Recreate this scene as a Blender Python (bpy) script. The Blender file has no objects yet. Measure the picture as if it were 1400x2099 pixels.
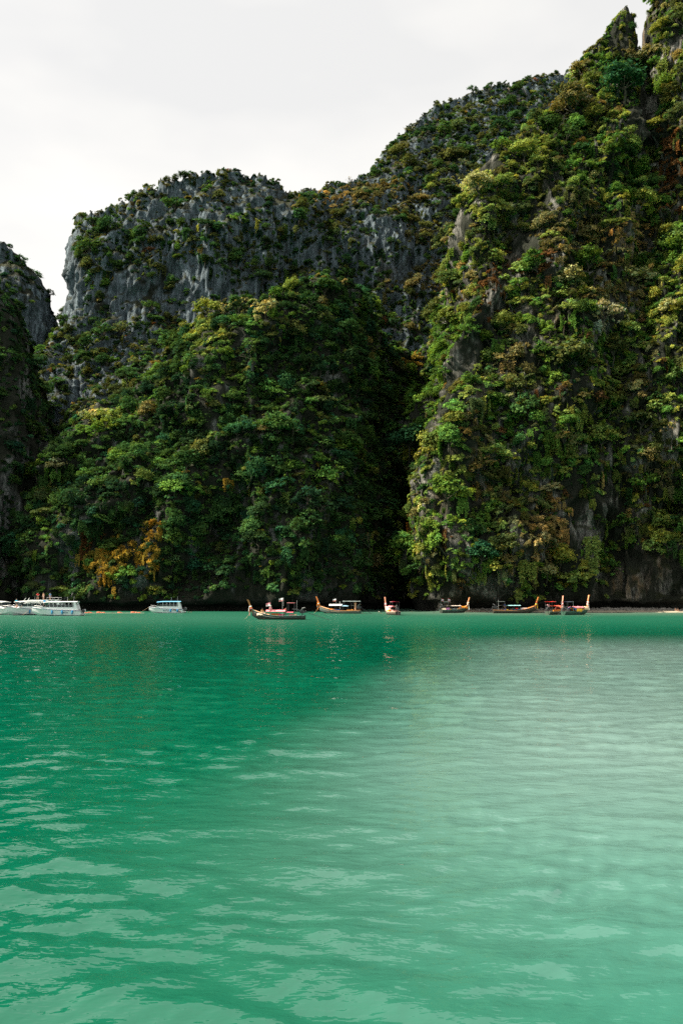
import bpy, bmesh, math, random
import numpy as np
from mathutils import Vector, Matrix, Euler
from mathutils.bvhtree import BVHTree

random.seed(7)
RNG = np.random.default_rng(11)
scene = bpy.context.scene
col = scene.collection

# ------------------------------------------------------------------ camera
CAM_H = 5.0
FPX = 1633.0                       # focal length in pixels of the 1400 x 2099 photograph
PITCH = math.radians(5.8)
cam_data = bpy.data.cameras.new('camera')
cam_data.sensor_fit = 'VERTICAL'
cam_data.sensor_height = 36.0
cam_data.lens = FPX / 2099.0 * 36.0
cam_data.clip_start = 0.3
cam_data.clip_end = 12000.0
cam = bpy.data.objects.new('camera', cam_data)
cam.location = (0, 0, CAM_H)
cam.rotation_euler = (math.radians(90) + PITCH, 0, 0)
col.objects.link(cam)
scene.camera = cam

# ------------------------------------------------------------------ sun, sky, exposure
SUN_DIR = Vector((-0.68, -0.01, 0.73)).normalized()     # towards the sun: high, left, slightly beyond the cliffs
sun_data = bpy.data.lights.new('sun', 'SUN')
sun_data.energy = 5.0
sun_data.angle = math.radians(0.6)
sun_data.color = (1.0, 0.91, 0.74)
sun = bpy.data.objects.new('sun', sun_data)
sun.rotation_euler = (-SUN_DIR).to_track_quat('-Z', 'Y').to_euler()
sun.location = SUN_DIR * 900
col.objects.link(sun)

world = bpy.data.worlds.new('World')
scene.world = world
world.use_nodes = True
wn, wl = world.node_tree.nodes, world.node_tree.links
wn.clear()
w_out = wn.new('ShaderNodeOutputWorld')
w_bg = wn.new('ShaderNodeBackground')
w_sky = wn.new('ShaderNodeTexSky')
w_sky.sky_type = 'NISHITA'
w_sky.sun_disc = False
w_sky.sun_elevation = math.asin(SUN_DIR.z)
w_sky.sun_rotation = math.atan2(SUN_DIR.x, SUN_DIR.y)
w_sky.dust_density = 3.0
w_tc = wn.new('ShaderNodeTexCoord')
w_map = wn.new('ShaderNodeMapping')
w_map.inputs['Scale'].default_value = (1.0, 1.0, 2.6)
w_map.inputs['Location'].default_value = (0.35, 0.1, 0.2)
w_no = wn.new('ShaderNodeTexNoise')
w_no.inputs['Scale'].default_value = 1.5
w_no.inputs['Detail'].default_value = 5.0
w_no.inputs['Roughness'].default_value = 0.45
w_ramp = wn.new('ShaderNodeValToRGB')          # thin bright overcast with faint greyer banks
w_ramp.color_ramp.elements[0].position = 0.42
w_ramp.color_ramp.elements[0].color = (3.30, 3.27, 3.18, 1)
w_ramp.color_ramp.elements[1].position = 0.54
w_ramp.color_ramp.elements[1].color = (3.98, 3.87, 3.64, 1)
w_mix = wn.new('ShaderNodeMix')
w_mix.data_type = 'RGBA'
w_mix.inputs['Factor'].default_value = 0.94
wl.new(w_tc.outputs['Generated'], w_map.inputs['Vector'])
wl.new(w_map.outputs['Vector'], w_no.inputs['Vector'])
wl.new(w_no.outputs['Fac'], w_ramp.inputs['Fac'])
wl.new(w_sky.outputs['Color'], w_mix.inputs['A'])
wl.new(w_ramp.outputs['Color'], w_mix.inputs['B'])
wl.new(w_mix.outputs['Result'], w_bg.inputs['Color'])
w_bg.inputs['Strength'].default_value = 0.10
wl.new(w_bg.outputs['Background'], w_out.inputs['Surface'])

scene.view_settings.view_transform = 'Standard'
scene.view_settings.look = 'None'
scene.view_settings.gamma = 1.0
scene.view_settings.use_curve_mapping = False
scene.view_settings.exposure = 1.45
scene.cycles.max_bounces = 4
scene.cycles.diffuse_bounces = 2
scene.cycles.glossy_bounces = 2
scene.cycles.transmission_bounces = 3
scene.cycles.transparent_max_bounces = 4
scene.cycles.caustics_reflective = False
scene.cycles.caustics_refractive = False
scene.cycles.use_denoising = False
scene.cycles.sample_clamp_indirect = 3.0
scene.cycles.use_adaptive_sampling = True
scene.cycles.adaptive_threshold = 0.015

# ------------------------------------------------------------------ camera arithmetic
CP, SP = math.cos(PITCH), math.sin(PITCH)
def ray(px, py):
    u = 1049.5 - py
    return Vector((px - 700.0, FPX * CP - u * SP, FPX * SP + u * CP))
def at(px, py, Y):
    d = ray(px, py)
    t = Y / d.y
    return np.array((d.x * t, Y, CAM_H + d.z * t))
def at_z(px, z, Y):
    return np.array(((px - 700.0) / FPX * (Y * CP + (z - CAM_H) * SP), Y, z))
def on_water(px, py, z=0.0):
    d = ray(px, py)
    t = (z - CAM_H) / d.z
    return Vector((d.x * t, d.y * t, z))
def project(P):
    P = np.atleast_2d(P)
    y = P[:, 1]; z = P[:, 2] - CAM_H
    dep = y * CP + z * SP
    up = -y * SP + z * CP
    return 700 + FPX * P[:, 0] / dep, 1049.5 - FPX * up / dep, dep

# ------------------------------------------------------------------ noise
_perm = np.random.default_rng(3).permutation(256)
_perm = np.concatenate([_perm, _perm, _perm])
_g = np.random.default_rng(5).normal(size=(256, 3)); _g /= np.linalg.norm(_g, axis=1)[:, None]
def noise3(P):
    P = np.asarray(P, dtype=np.float64)
    I = np.floor(P).astype(np.int64); F = P - I; I &= 255
    U = F * F * F * (F * (F * 6 - 15) + 10)
    out = 0
    for dx in (0, 1):
        wx = U[:, 0] if dx else 1 - U[:, 0]
        for dy in (0, 1):
            wy = U[:, 1] if dy else 1 - U[:, 1]
            for dz in (0, 1):
                wz = U[:, 2] if dz else 1 - U[:, 2]
                h = _perm[_perm[_perm[(I[:, 0] + dx) & 255] + ((I[:, 1] + dy) & 255)] + ((I[:, 2] + dz) & 255)]
                g = _g[h]
                d = g[:, 0] * (F[:, 0] - dx) + g[:, 1] * (F[:, 1] - dy) + g[:, 2] * (F[:, 2] - dz)
                out = out + d * wx * wy * wz
    return out * 1.6
def fbm(P, octv=4, gain=0.5):
    s = 0; a = 1.0
    for k in range(octv):
        s = s + a * noise3(P * (2.03 ** k) + 17.3 * k); a *= gain
    return s
def ridged(P, octv=3):
    s = 0; a = 1.0
    for k in range(octv):
        s = s + a * (1 - 2 * np.abs(noise3(P * (2.1 ** k) + 9.1 * k))); a *= 0.5
    return s
def sstep(a, b, x):
    t = np.clip((x - a) / (b - a), 0, 1)
    return t * t * (3 - 2 * t)

# ------------------------------------------------------------------ material helpers
def new_mat(name):
    m = bpy.data.materials.new(name); m.use_nodes = True
    n = m.node_tree.nodes; n.clear()
    o = n.new('ShaderNodeOutputMaterial')
    return m, n, m.node_tree.links, o
def simple_mat(name, c, rough=0.55, var=0.12, scale=6.0, spec=0.35, metal=0.0, bump=0.0):
    m, n, l, o = new_mat(name)
    b = n.new('ShaderNodeBsdfPrincipled')
    b.inputs['Roughness'].default_value = rough
    b.inputs['Specular IOR Level'].default_value = spec
    b.inputs['Metallic'].default_value = metal
    tc = n.new('ShaderNodeTexCoord'); no = n.new('ShaderNodeTexNoise')
    no.inputs['Scale'].default_value = scale; no.inputs['Detail'].default_value = 4
    rp = n.new('ShaderNodeValToRGB')
    rp.color_ramp.elements[0].position = 0.3; rp.color_ramp.elements[1].position = 0.7
    rp.color_ramp.elements[0].color = tuple(x * (1 - var) for x in c) + (1,)
    rp.color_ramp.elements[1].color = tuple(min(1, x * (1 + var)) for x in c) + (1,)
    l.new(tc.outputs['Object'], no.inputs['Vector']); l.new(no.outputs['Fac'], rp.inputs['Fac'])
    l.new(rp.outputs['Color'], b.inputs['Base Color'])
    if bump:
        bp = n.new('ShaderNodeBump'); bp.inputs['Strength'].default_value = bump; bp.inputs['Distance'].default_value = 0.05
        l.new(no.outputs['Fac'], bp.inputs['Height']); l.new(bp.outputs['Normal'], b.inputs['Normal'])
    l.new(b.outputs['BSDF'], o.inputs['Surface'])
    return m
MATS = {}
def M(name, *a, **k):
    if name not in MATS: MATS[name] = simple_mat(name, *a, **k)
    return MATS[name]

def math_node(n, l, op, a, b=None, c=None, clamp=False):
    x = n.new('ShaderNodeMath'); x.operation = op; x.use_clamp = clamp
    for i, v in enumerate((a, b, c)):
        if v is None: continue
        if isinstance(v, (int, float)): x.inputs[i].default_value = v
        else: l.new(v, x.inputs[i])
    return x.outputs[0]
def map_range(n, l, v, a, b, c=0.0, d=1.0, smooth=True):
    x = n.new('ShaderNodeMapRange'); x.interpolation_type = 'SMOOTHSTEP' if smooth else 'LINEAR'
    l.new(v, x.inputs['Value'])
    for nm, q in zip(('From Min', 'From Max', 'To Min', 'To Max'), (a, b, c, d)): x.inputs[nm].default_value = q
    return x.outputs['Result']
def mix_col(n, l, f, a, b, blend='MIX'):
    x = n.new('ShaderNodeMix'); x.data_type = 'RGBA'; x.blend_type = blend
    for nm, v in (('Factor', f), ('A', a), ('B', b)):
        if isinstance(v, (int, float)): x.inputs[nm].default_value = v
        elif isinstance(v, tuple): x.inputs[nm].default_value = v + (1,) if len(v) == 3 else v
        else: l.new(v, x.inputs[nm])
    return x.outputs['Result']
def noise_tex(n, l, vec, scale, detail=4, rough=0.55):
    x = n.new('ShaderNodeTexNoise'); x.inputs['Scale'].default_value = scale
    x.inputs['Detail'].default_value = detail; x.inputs['Roughness'].default_value = rough
    l.new(vec, x.inputs['Vector']); return x.outputs['Fac']
def mapping(n, l, vec, scale):
    x = n.new('ShaderNodeMapping'); x.inputs['Scale'].default_value = scale
    l.new(vec, x.inputs['Vector']); return x.outputs['Vector']

def rock_mat(name, base, dark, stain, stain_lo, pale_amt=0.5, humus=0.5):
    m, n, l, o = new_mat(name)
    b = n.new('ShaderNodeBsdfPrincipled'); b.inputs['Roughness'].default_value = 0.9
    b.inputs['Specular IOR Level'].default_value = 0.15
    g = n.new('ShaderNodeNewGeometry'); pos = g.outputs['Position']
    streak = noise_tex(n, l, mapping(n, l, pos, (0.55, 0.55, 0.035)), 1.0, 6, 0.62)
    big = noise_tex(n, l, mapping(n, l, pos, (0.05, 0.05, 0.03)), 1.0, 5, 0.6)
    fine = noise_tex(n, l, mapping(n, l, pos, (1.9, 1.9, 0.40)), 1.0, 8, 0.7)
    c = mix_col(n, l, map_range(n, l, streak, 0.40, 0.62), dark, base)
    c = mix_col(n, l, math_node(n, l, 'MULTIPLY', map_range(n, l, fine, 0.45, 0.75), pale_amt), c, tuple(min(1, x * 1.75) for x in base))
    st = math_node(n, l, 'MULTIPLY', map_range(n, l, big, stain_lo, stain_lo + 0.14), map_range(n, l, streak, 0.36, 0.6))
    c = mix_col(n, l, st, c, stain)
    # moss and soil caught on the ledges (faces that look up)
    sx = n.new('ShaderNodeSeparateXYZ'); l.new(g.outputs['Normal'], sx.inputs[0])
    c = mix_col(n, l, map_range(n, l, sx.outputs[2], 0.30, 0.65), c, (0.035, 0.040, 0.018))
    stri = noise_tex(n, l, mapping(n, l, pos, (2.6, 2.6, 0.09)), 1.0, 5, 0.65)
    c = mix_col(n, l, map_range(n, l, stri, 0.34, 0.60), mix_col(n, l, 1.0, c, (0.42, 0.43, 0.45), 'MULTIPLY'), c)
    hum = noise_tex(n, l, mapping(n, l, pos, (0.11, 0.11, 0.06)), 1.0, 5, 0.6)
    c = mix_col(n, l, map_range(n, l, hum, humus - 0.07, humus + 0.07), (0.019, 0.022, 0.015), c)
    # overhang shade of the tidal notch, painted as a dark band
    sp = n.new('ShaderNodeSeparateXYZ'); l.new(pos, sp.inputs[0])
    c = mix_col(n, l, map_range(n, l, sp.outputs[2], 4.0, 2.4), c, (0.022, 0.022, 0.018))
    l.new(c, b.inputs['Base Color'])
    bp = n.new('ShaderNodeBump'); bp.inputs['Strength'].default_value = 0.9; bp.inputs['Distance'].default_value = 1.0
    h = math_node(n, l, 'ADD', fine, math_node(n, l, 'MULTIPLY_ADD', streak, 1.5, stri))
    l.new(h, bp.inputs['Height']); l.new(bp.outputs['Normal'], b.inputs['Normal'])
    l.new(b.outputs['BSDF'], o.inputs['Surface'])
    return m

def leaf_mat():
    m, n, l, o = new_mat('foliage')
    at_ = n.new('ShaderNodeAttribute'); at_.attribute_type = 'INSTANCER'; at_.attribute_name = 'leaf_tint'
    lv = n.new('ShaderNodeAttribute'); lv.attribute_type = 'GEOMETRY'; lv.attribute_name = 'lv'
    c = mix_col(n, l, 1.0, at_.outputs['Color'], lv.outputs['Color'], 'MULTIPLY')
    d = n.new('ShaderNodeBsdfDiffuse'); t = n.new('ShaderNodeBsdfTranslucent')
    l.new(c, d.inputs['Color'])
    tc = mix_col(n, l, 1.0, c, (1.15, 1.1, 0.55), 'MULTIPLY'); l.new(tc, t.inputs['Color'])
    mx = n.new('ShaderNodeMixShader'); mx.inputs[0].default_value = 0.30
    l.new(d.outputs[0], mx.inputs[1]); l.new(t.outputs[0], mx.inputs[2])
    l.new(mx.outputs[0], o.inputs['Surface'])
    return m
LEAF = leaf_mat()
BARK = simple_mat('bark', (0.065, 0.058, 0.045), 0.9, 0.35, 3.0, 0.1)

# ------------------------------------------------------------------ mesh builder
class MB:
    def __init__(s): s.v = []; s.f = []
    def add(s, v, f):
        o = len(s.v); s.v += [tuple(p) for p in v]; s.f += [tuple(i + o for i in q) for q in f]; return s
    def box(s, x0, x1, y0, y1, z0, z1):
        v = [(x, y, z) for z in (z0, z1) for y in (y0, y1) for x in (x0, x1)]
        return s.add(v, [(0, 2, 3, 1), (4, 5, 7, 6), (0, 1, 5, 4), (2, 6, 7, 3), (0, 4, 6, 2), (1, 3, 7, 5)])
    def tube(s, pts, rad, n=6, cap=True):
        pts = [Vector(p) for p in pts]
        if isinstance(rad, (int, float)): rad = [rad] * len(pts)
        rings = []
        for i, p in enumerate(pts):
            d = (pts[min(i + 1, len(pts) - 1)] - pts[max(i - 1, 0)]).normalized()
            a = d.cross(Vector((0, 0, 1)))
            if a.length < 0.05: a = d.cross(Vector((1, 0, 0)))
            a.normalize(); b = d.cross(a)
            rings.append([p + (a * math.cos(2 * math.pi * k / n) + b * math.sin(2 * math.pi * k / n)) * rad[i] for k in range(n)])
        return s.loft(rings, True, cap)
    def loft(s, rings, closed=True, cap=False):
        n = len(rings[0]); v = [p for r in rings for p in r]; f = []
        for i in range(len(rings) - 1):
            for k in range(n if closed else n - 1):
                k2 = (k + 1) % n
                f.append((i * n + k, i * n + k2, (i + 1) * n + k2, (i + 1) * n + k))
        if cap:
            f.append(tuple(range(n - 1, -1, -1))); f.append(tuple((len(rings) - 1) * n + k for k in range(n)))
        return s.add(v, f)
    def ball(s, c, r, n=8, m=5, sz=(1, 1, 1)):
        c = Vector(c); rings = []
        for i in range(m + 1):
            a = math.pi * i / m
            a = min(max(a, 0.02), math.pi - 0.02)
            rings.append([(c.x + r * sz[0] * math.sin(a) * math.cos(2 * math.pi * k / n), c.y + r * sz[1] * math.sin(a) * math.sin(2 * math.pi * k / n), c.z + r * sz[2] * math.cos(a)) for k in range(n)])
        return s.loft(rings, True, True)
    def mesh(s, name, mat, smooth=False):
        me = bpy.data.meshes.new(name); me.from_pydata(s.v, [], s.f); me.update()
        if smooth: me.polygons.foreach_set('use_smooth', [True] * len(me.polygons))
        me.materials.append(mat); return me
    def build(s, name, mat, parent=None, smooth=False):
        return put(name, s.mesh(name, mat, smooth), parent)
def put(name, me, parent=None):
    o = bpy.data.objects.new(name, me); col.objects.link(o)
    if parent is not None: o.parent = parent
    return o
def tag(o, label=None, cat=None, group=None, kind=None):
    if label: o['label'] = label
    if cat: o['category'] = cat
    if group: o['group'] = group
    if kind: o['kind'] = kind
    return o
def thing(name, label, cat, loc=(0, 0, 0), rz=0.0, group=None):
    o = bpy.data.objects.new(name, None); o.empty_display_size = 0.5; col.objects.link(o)
    o.location = loc; o.rotation_euler = (0, 0, rz)
    return tag(o, label, cat, group)
def np_mesh(name, V, F, mat, smooth=True):
    me = bpy.data.meshes.new(name)
    nv, nf, k = len(V), len(F), F.shape[1]
    me.vertices.add(nv); me.vertices.foreach_set('co', np.ascontiguousarray(V, dtype=np.float32).ravel())
    me.loops.add(nf * k); me.loops.foreach_set('vertex_index', F.astype(np.int32).ravel())
    me.polygons.add(nf); me.polygons.foreach_set('loop_start', np.arange(0, nf * k, k, dtype=np.int32))
    me.polygons.foreach_set('loop_total', np.full(nf, k, dtype=np.int32))
    if smooth: me.polygons.foreach_set('use_smooth', np.ones(nf, dtype=bool))
    me.update(calc_edges=True)
    if mat: me.materials.append(mat)
    return me

# ================================================================== WATER
def water_material():
    m, n, l, o = new_mat('lagoon_water')
    b = n.new('ShaderNodeBsdfPrincipled')
    b.inputs['Roughness'].default_value = 0.02
    b.inputs['IOR'].default_value = 1.38
    b.inputs['Specular IOR Level'].default_value = 0.85
    g = n.new('ShaderNodeNewGeometry'); pos = g.outputs['Position']
    sp = n.new('ShaderNodeSeparateXYZ'); l.new(pos, sp.inputs[0])
    X, Y = sp.outputs[0], sp.outputs[1]
    wob = noise_tex(n, l, mapping(n, l, pos, (0.05, 0.03, 0.05)), 1.0, 3, 0.5)
    Xw = math_node(n, l, 'ADD', X, math_node(n, l, 'MULTIPLY', math_node(n, l, 'SUBTRACT', wob, 0.5), 8.0))
    # pale sand bank under shallow cloudy water on the right, deep clear green on the left
    edge = math_node(n, l, 'SUBTRACT', Xw, map_range(n, l, Y, 15.0, 75.0, -2.0, 11.0, False))
    bank = math_node(n, l, 'MULTIPLY', map_range(n, l, edge, -5.5, 8.5), map_range(n, l, Y, 4.0, 26.0))
    bank = math_node(n, l, 'MULTIPLY', bank, map_range(n, l, Y, 100.0, 66.0))
    near = math_node(n, l, 'MULTIPLY', map_range(n, l, Y, 60.0, 14.0), map_range(n, l, Xw, -2.5, 6.0))
    deep, mid, sand = (0.0001, 0.076, 0.042), (0.014, 0.120, 0.086), (0.126, 0.212, 0.196)
    c = mix_col(n, l, near, deep, mid)
    c = mix_col(n, l, bank, c, sand)
    shore = math_node(n, l, 'MULTIPLY', map_range(n, l, Y, 165.0, 215.0), map_range(n, l, X, -10.0, 40.0))
    c = mix_col(n, l, math_node(n, l, 'MULTIPLY', shore, 0.8), c, (0.10, 0.15, 0.115))
    patch = noise_tex(n, l, mapping(n, l, pos, (0.09, 0.05, 0.1)), 1.0, 4, 0.6)
    c = mix_col(n, l, math_node(n, l, 'MULTIPLY', map_range(n, l, patch, 0.40, 0.70), 0.30), c, mix_col(n, l, 1.0, c, (0.55, 0.72, 0.68), 'MULTIPLY'))
    l.new(c, b.inputs['Base Color'])
    r1 = noise_tex(n, l, mapping(n, l, pos, (1.6, 3.2, 1.0)), 1.0, 3, 0.55)
    r2 = noise_tex(n, l, mapping(n, l, pos, (0.35, 0.9, 1.0)), 1.0, 3, 0.5)
    r0 = noise_tex(n, l, mapping(n, l, pos, (3.2, 6.5, 1.0)), 1.0, 2, 0.5)
    r1 = math_node(n, l, 'ADD', r1, math_node(n, l, 'MULTIPLY', r0, 0.36))
    h = math_node(n, l, 'ADD', math_node(n, l, 'MULTIPLY', r1, 0.032), math_node(n, l, 'MULTIPLY', r2, 0.045))
    # beyond the reach of the modelled waves the same chop is carried by the relief texture
    far = map_range(n, l, Y, 55.0, 170.0)
    r3 = noise_tex(n, l, mapping(n, l, pos, (0.75, 1.5, 1.0)), 1.0, 3, 0.6)
    h = math_node(n, l, 'ADD', h, math_node(n, l, 'MULTIPLY', math_node(n, l, 'MULTIPLY', r3, far), 0.30))
    l.new(math_node(n, l, 'MULTIPLY_ADD', far, 0.42, 0.015), b.inputs['Roughness'])
    bp = n.new('ShaderNodeBump'); bp.inputs['Strength'].default_value = 0.9; bp.inputs['Distance'].default_value = 1.0
    l.new(h, bp.inputs['Height']); l.new(bp.outputs['Normal'], b.inputs['Normal'])
    l.new(b.outputs['BSDF'], o.inputs['Surface'])
    return m
def wave_height(x, y):
    rg = np.random.default_rng(21); h = np.zeros_like(x)
    P = np.stack([x * 0.12, y * 0.12, np.zeros_like(x)], 1)
    gust = 0.75 + 0.6 * noise3(P)
    wx = x + 0.8 * noise3(np.stack([x * 0.17, y * 0.2, x * 0 + 5.0], 1)); wy = y + 0.6 * noise3(np.stack([x * 0.15, y * 0.2, x * 0 + 9.0], 1))
    for i in range(64):
        lam = math.exp(rg.uniform(math.log(0.35), math.log(3.0)))
        a = rg.normal(math.radians(-72), 0.55)
        k = 2 * math.pi / lam
        s = 0.0245 * rg.uniform(0.6, 1.25) * (1.35 if lam < 1.4 else 1.1 if lam < 1.9 else 0.7)
        h += (s / k) * np.sin(k * (wx * math.cos(a) + wy * math.sin(a)) + rg.uniform(0, 6.28))
    return h * gust
rad = np.concatenate([[0.0], np.exp(np.linspace(math.log(4.0), math.log(300.0), 470)), np.array([360, 480, 700, 1100, 1800, 3000, 5000.0])])
th = np.concatenate([np.linspace(-180, -42, 26)[:-1], np.linspace(-42, 42, 560), np.linspace(42, 180, 26)[1:]])
RR, TT = np.meshgrid(rad, np.radians(th), indexing='ij')
wxx, wyy = (RR * np.sin(TT)).ravel(), (RR * np.cos(TT)).ravel()
fade = (1 - sstep(60, 190, RR.ravel())) * (1 - sstep(42, 48, np.abs(np.degrees(TT.ravel()))))
wzz = wave_height(wxx, wyy) * fade
nr, nt = RR.shape
ii, jj = np.meshgrid(np.arange(nr - 1), np.arange(nt - 1), indexing='ij')
q = (ii * nt + jj).ravel()
WF = np.stack([q, q + 1, q + nt + 1, q + nt], 1)[:, ::-1]
water = put('water', np_mesh('water', np.stack([wxx, wyy, wzz], 1), WF, water_material()))
tag(water, 'emerald green lagoon water, paler over the sand bank at right', None, None, 'structure')
# lagoon bed below
bed = MB().add([(-5000, -5000, -9), (5000, -5000, -9), (5000, 5000, -9), (-5000, 5000, -9)], [(0, 1, 2, 3)])
bed_o = bed.build('ground', simple_mat('lagoon_bed', (0.3, 0.28, 0.2), 0.95))
tag(bed_o, 'sandy lagoon bed under the water', None, None, 'structure')

# ================================================================== CLIFFS
def catmull(P, t):
    """P (n,...) control points, t in [0,n-1]"""
    n = len(P); i = np.clip(np.floor(t).astype(int), 0, n - 2); f = (t - i)
    p0 = P[np.clip(i - 1, 0, n - 1)]; p1 = P[i]; p2 = P[i + 1]; p3 = P[np.clip(i + 2, 0, n - 1)]
    sh = (len(t),) + (1,) * (P.ndim - 1); f = f.reshape(sh)
    return 0.5 * (2 * p1 + (p2 - p0) * f + (2 * p0 - 5 * p1 + 4 * p2 - p3) * f * f + (3 * p1 - p0 - 3 * p2 + p3) * f ** 3)
def by_arc(P, n, k=0.5):
    t = np.linspace(0, len(P) - 1, 240); C = catmull(P, t)
    d = np.concatenate([[0], np.cumsum(np.linalg.norm(np.diff(C, axis=0), axis=1))])
    s = np.linspace(0, d[-1], n)
    return np.stack([np.interp(s, d, C[:, j]) for j in range(3)], 1)
CLIFFS = {}
def cliff(key, name, label, cols, mat, res=0.8, amp=(5.0, 2.2, 0.8), notch=True, back=(14, 45), seed=0.0, flute=1.0, crag=1.5, top_calm=0.7):
    rows = 46
    C = []
    for c in cols:
        pts = []
        if c[0][1] is None:                       # a base that stands in the water
            px, _, Y = c[0]
            pts += [at_z(px, -4.0, Y + 3.5), at_z(px, 1.0, Y + 4.0), at_z(px, 4.4, Y - 0.8)] if notch else [at_z(px, -4.0, Y)]
            c = c[1:]
        pts += [at(*p) for p in c]
        top = pts[-1]
        front = by_arc(np.array(pts), rows)
        bk = np.array([top, top + (0, back[0], -3.0), top + (top[0] * 0.05, back[1], -back[1] * 0.6), top + (top[0] * 0.1, back[1] + 25, -back[1] * 1.3)])
        bk = by_arc(bk, 14)[1:]
        C.append(np.concatenate([front, bk], 0))
    C = np.array(C)                                # (ncols, rows, 3)
    wid = np.linalg.norm(np.diff(C, axis=0), axis=2).mean(1)
    tt = np.concatenate([[i + k / max(2, int(w / res)) for k in range(max(2, int(w / res)))] for i, w in enumerate(wid)] + [[len(C) - 1]])
    S = catmull(C, tt)
    hgt = np.linalg.norm(np.diff(S[:, :rows], axis=1), axis=2).sum(1).mean()
    nrow = max(20, int(hgt / res))
    tr = np.concatenate([np.linspace(0, rows - 1, nrow), np.linspace(rows - 1, rows + 12, 22)[1:]])
    G = catmull(S.transpose(1, 0, 2), tr)          # (R, N, 3)
    R, N = G.shape[:2]
    du = np.gradient(G, axis=1); dv = np.gradient(G, axis=0)
    nrm = np.cross(du.reshape(-1, 3), dv.reshape(-1, 3)); nrm /= np.linalg.norm(nrm, axis=1)[:, None] + 1e-9
    P = G.reshape(-1, 3)
    Q = P + seed
    low = sstep(-2, 9, P[:, 2])
    W = Q + 9.0 * np.stack([fbm(Q * 0.03 + 71, 2), fbm(Q * 0.03 + 81, 2), fbm(Q * 0.03 + 91, 2)], 1)
    dg = np.stack([W[:, 0] * 0.040 - W[:, 2] * 0.022, W[:, 1] * 0.03, W[:, 2] * 0.010], 1)
    d = amp[0] * (0.8 * fbm(Q * (0.034, 0.034, 0.022), 3) + 0.8 * ridged(dg, 2))
    d += amp[1] * ridged(Q * (0.10, 0.10, 0.05), 2) * 0.7
    d += amp[1] * 0.9 * flute * ridged(Q * (0.17, 0.17, 0.016) + 31, 3) * 0.6
    d += amp[2] * fbm(Q * (0.42, 0.42, 0.16) + 7, 3)
    d += amp[2] * 1.1 * flute * ridged(Q * (0.38, 0.38, 0.05) + 57, 2)
    # ledges: stepped in height
    st = P[:, 2] * 0.075 + 2.6 * fbm(Q * (0.03, 0.03, 0.02), 3)
    d += amp[1] * 0.18 * (np.abs((st % 1.0) - 0.5) * 4 - 1)
    d -= d.mean() * 0.9
    d *= 0.25 + 0.75 * low
    rowid = np.repeat(tr, N)
    d *= 1 - (1 - top_calm) * sstep(rows - 13, rows - 3, rowid)
    out = nrm.copy(); out[:, 2] *= 0.35
    P = P + out * d[:, None]
    # craggy crest
    cr = np.exp(-((rowid - (rows - 1)) / 1.6) ** 2)
    P[:, 2] += cr * crag * (ridged(Q * (0.22, 0.22, 0.0) + 3, 3) * 1.2 + 2.0 * np.maximum(0, noise3(Q * (0.5, 0.5, 0)) - 0.25))
    P[:, 2] = np.maximum(P[:, 2], -6)
    ii, jj = np.meshgrid(np.arange(R - 1), np.arange(N - 1), indexing='ij'); q = (ii * N + jj).ravel()
    F = np.stack([q, q + 1, q + N + 1, q + N], 1)
    me = np_mesh(name, P, F, mat, smooth=True)
    me.polygons.foreach_set('use_smooth', np.ones(len(F), dtype=bool))
    o = put(name, me); tag(o, label, None, None, 'structure')
    CLIFFS[key] = dict(P=P, F=F, rowid=rowid, obj=o, rows=rows)
    return o

ROCK_R = rock_mat('limestone_ochre', (0.27, 0.26, 0.235), (0.034, 0.033, 0.030), (0.17, 0.11, 0.055), 0.53, 0.6, 0.535)
ROCK_B = rock_mat('limestone_haze_blue', (0.172, 0.220, 0.256), (0.058, 0.078, 0.092), (0.22, 0.14, 0.085), 0.60, 0.45, 0.36)  # far cliffs: blue of haze and shade mixed into the rock colour
ROCK_M = rock_mat('limestone_dark', (0.19, 0.195, 0.19), (0.035, 0.038, 0.036), (0.2, 0.13, 0.07), 0.58, 0.5, 0.56)

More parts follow.
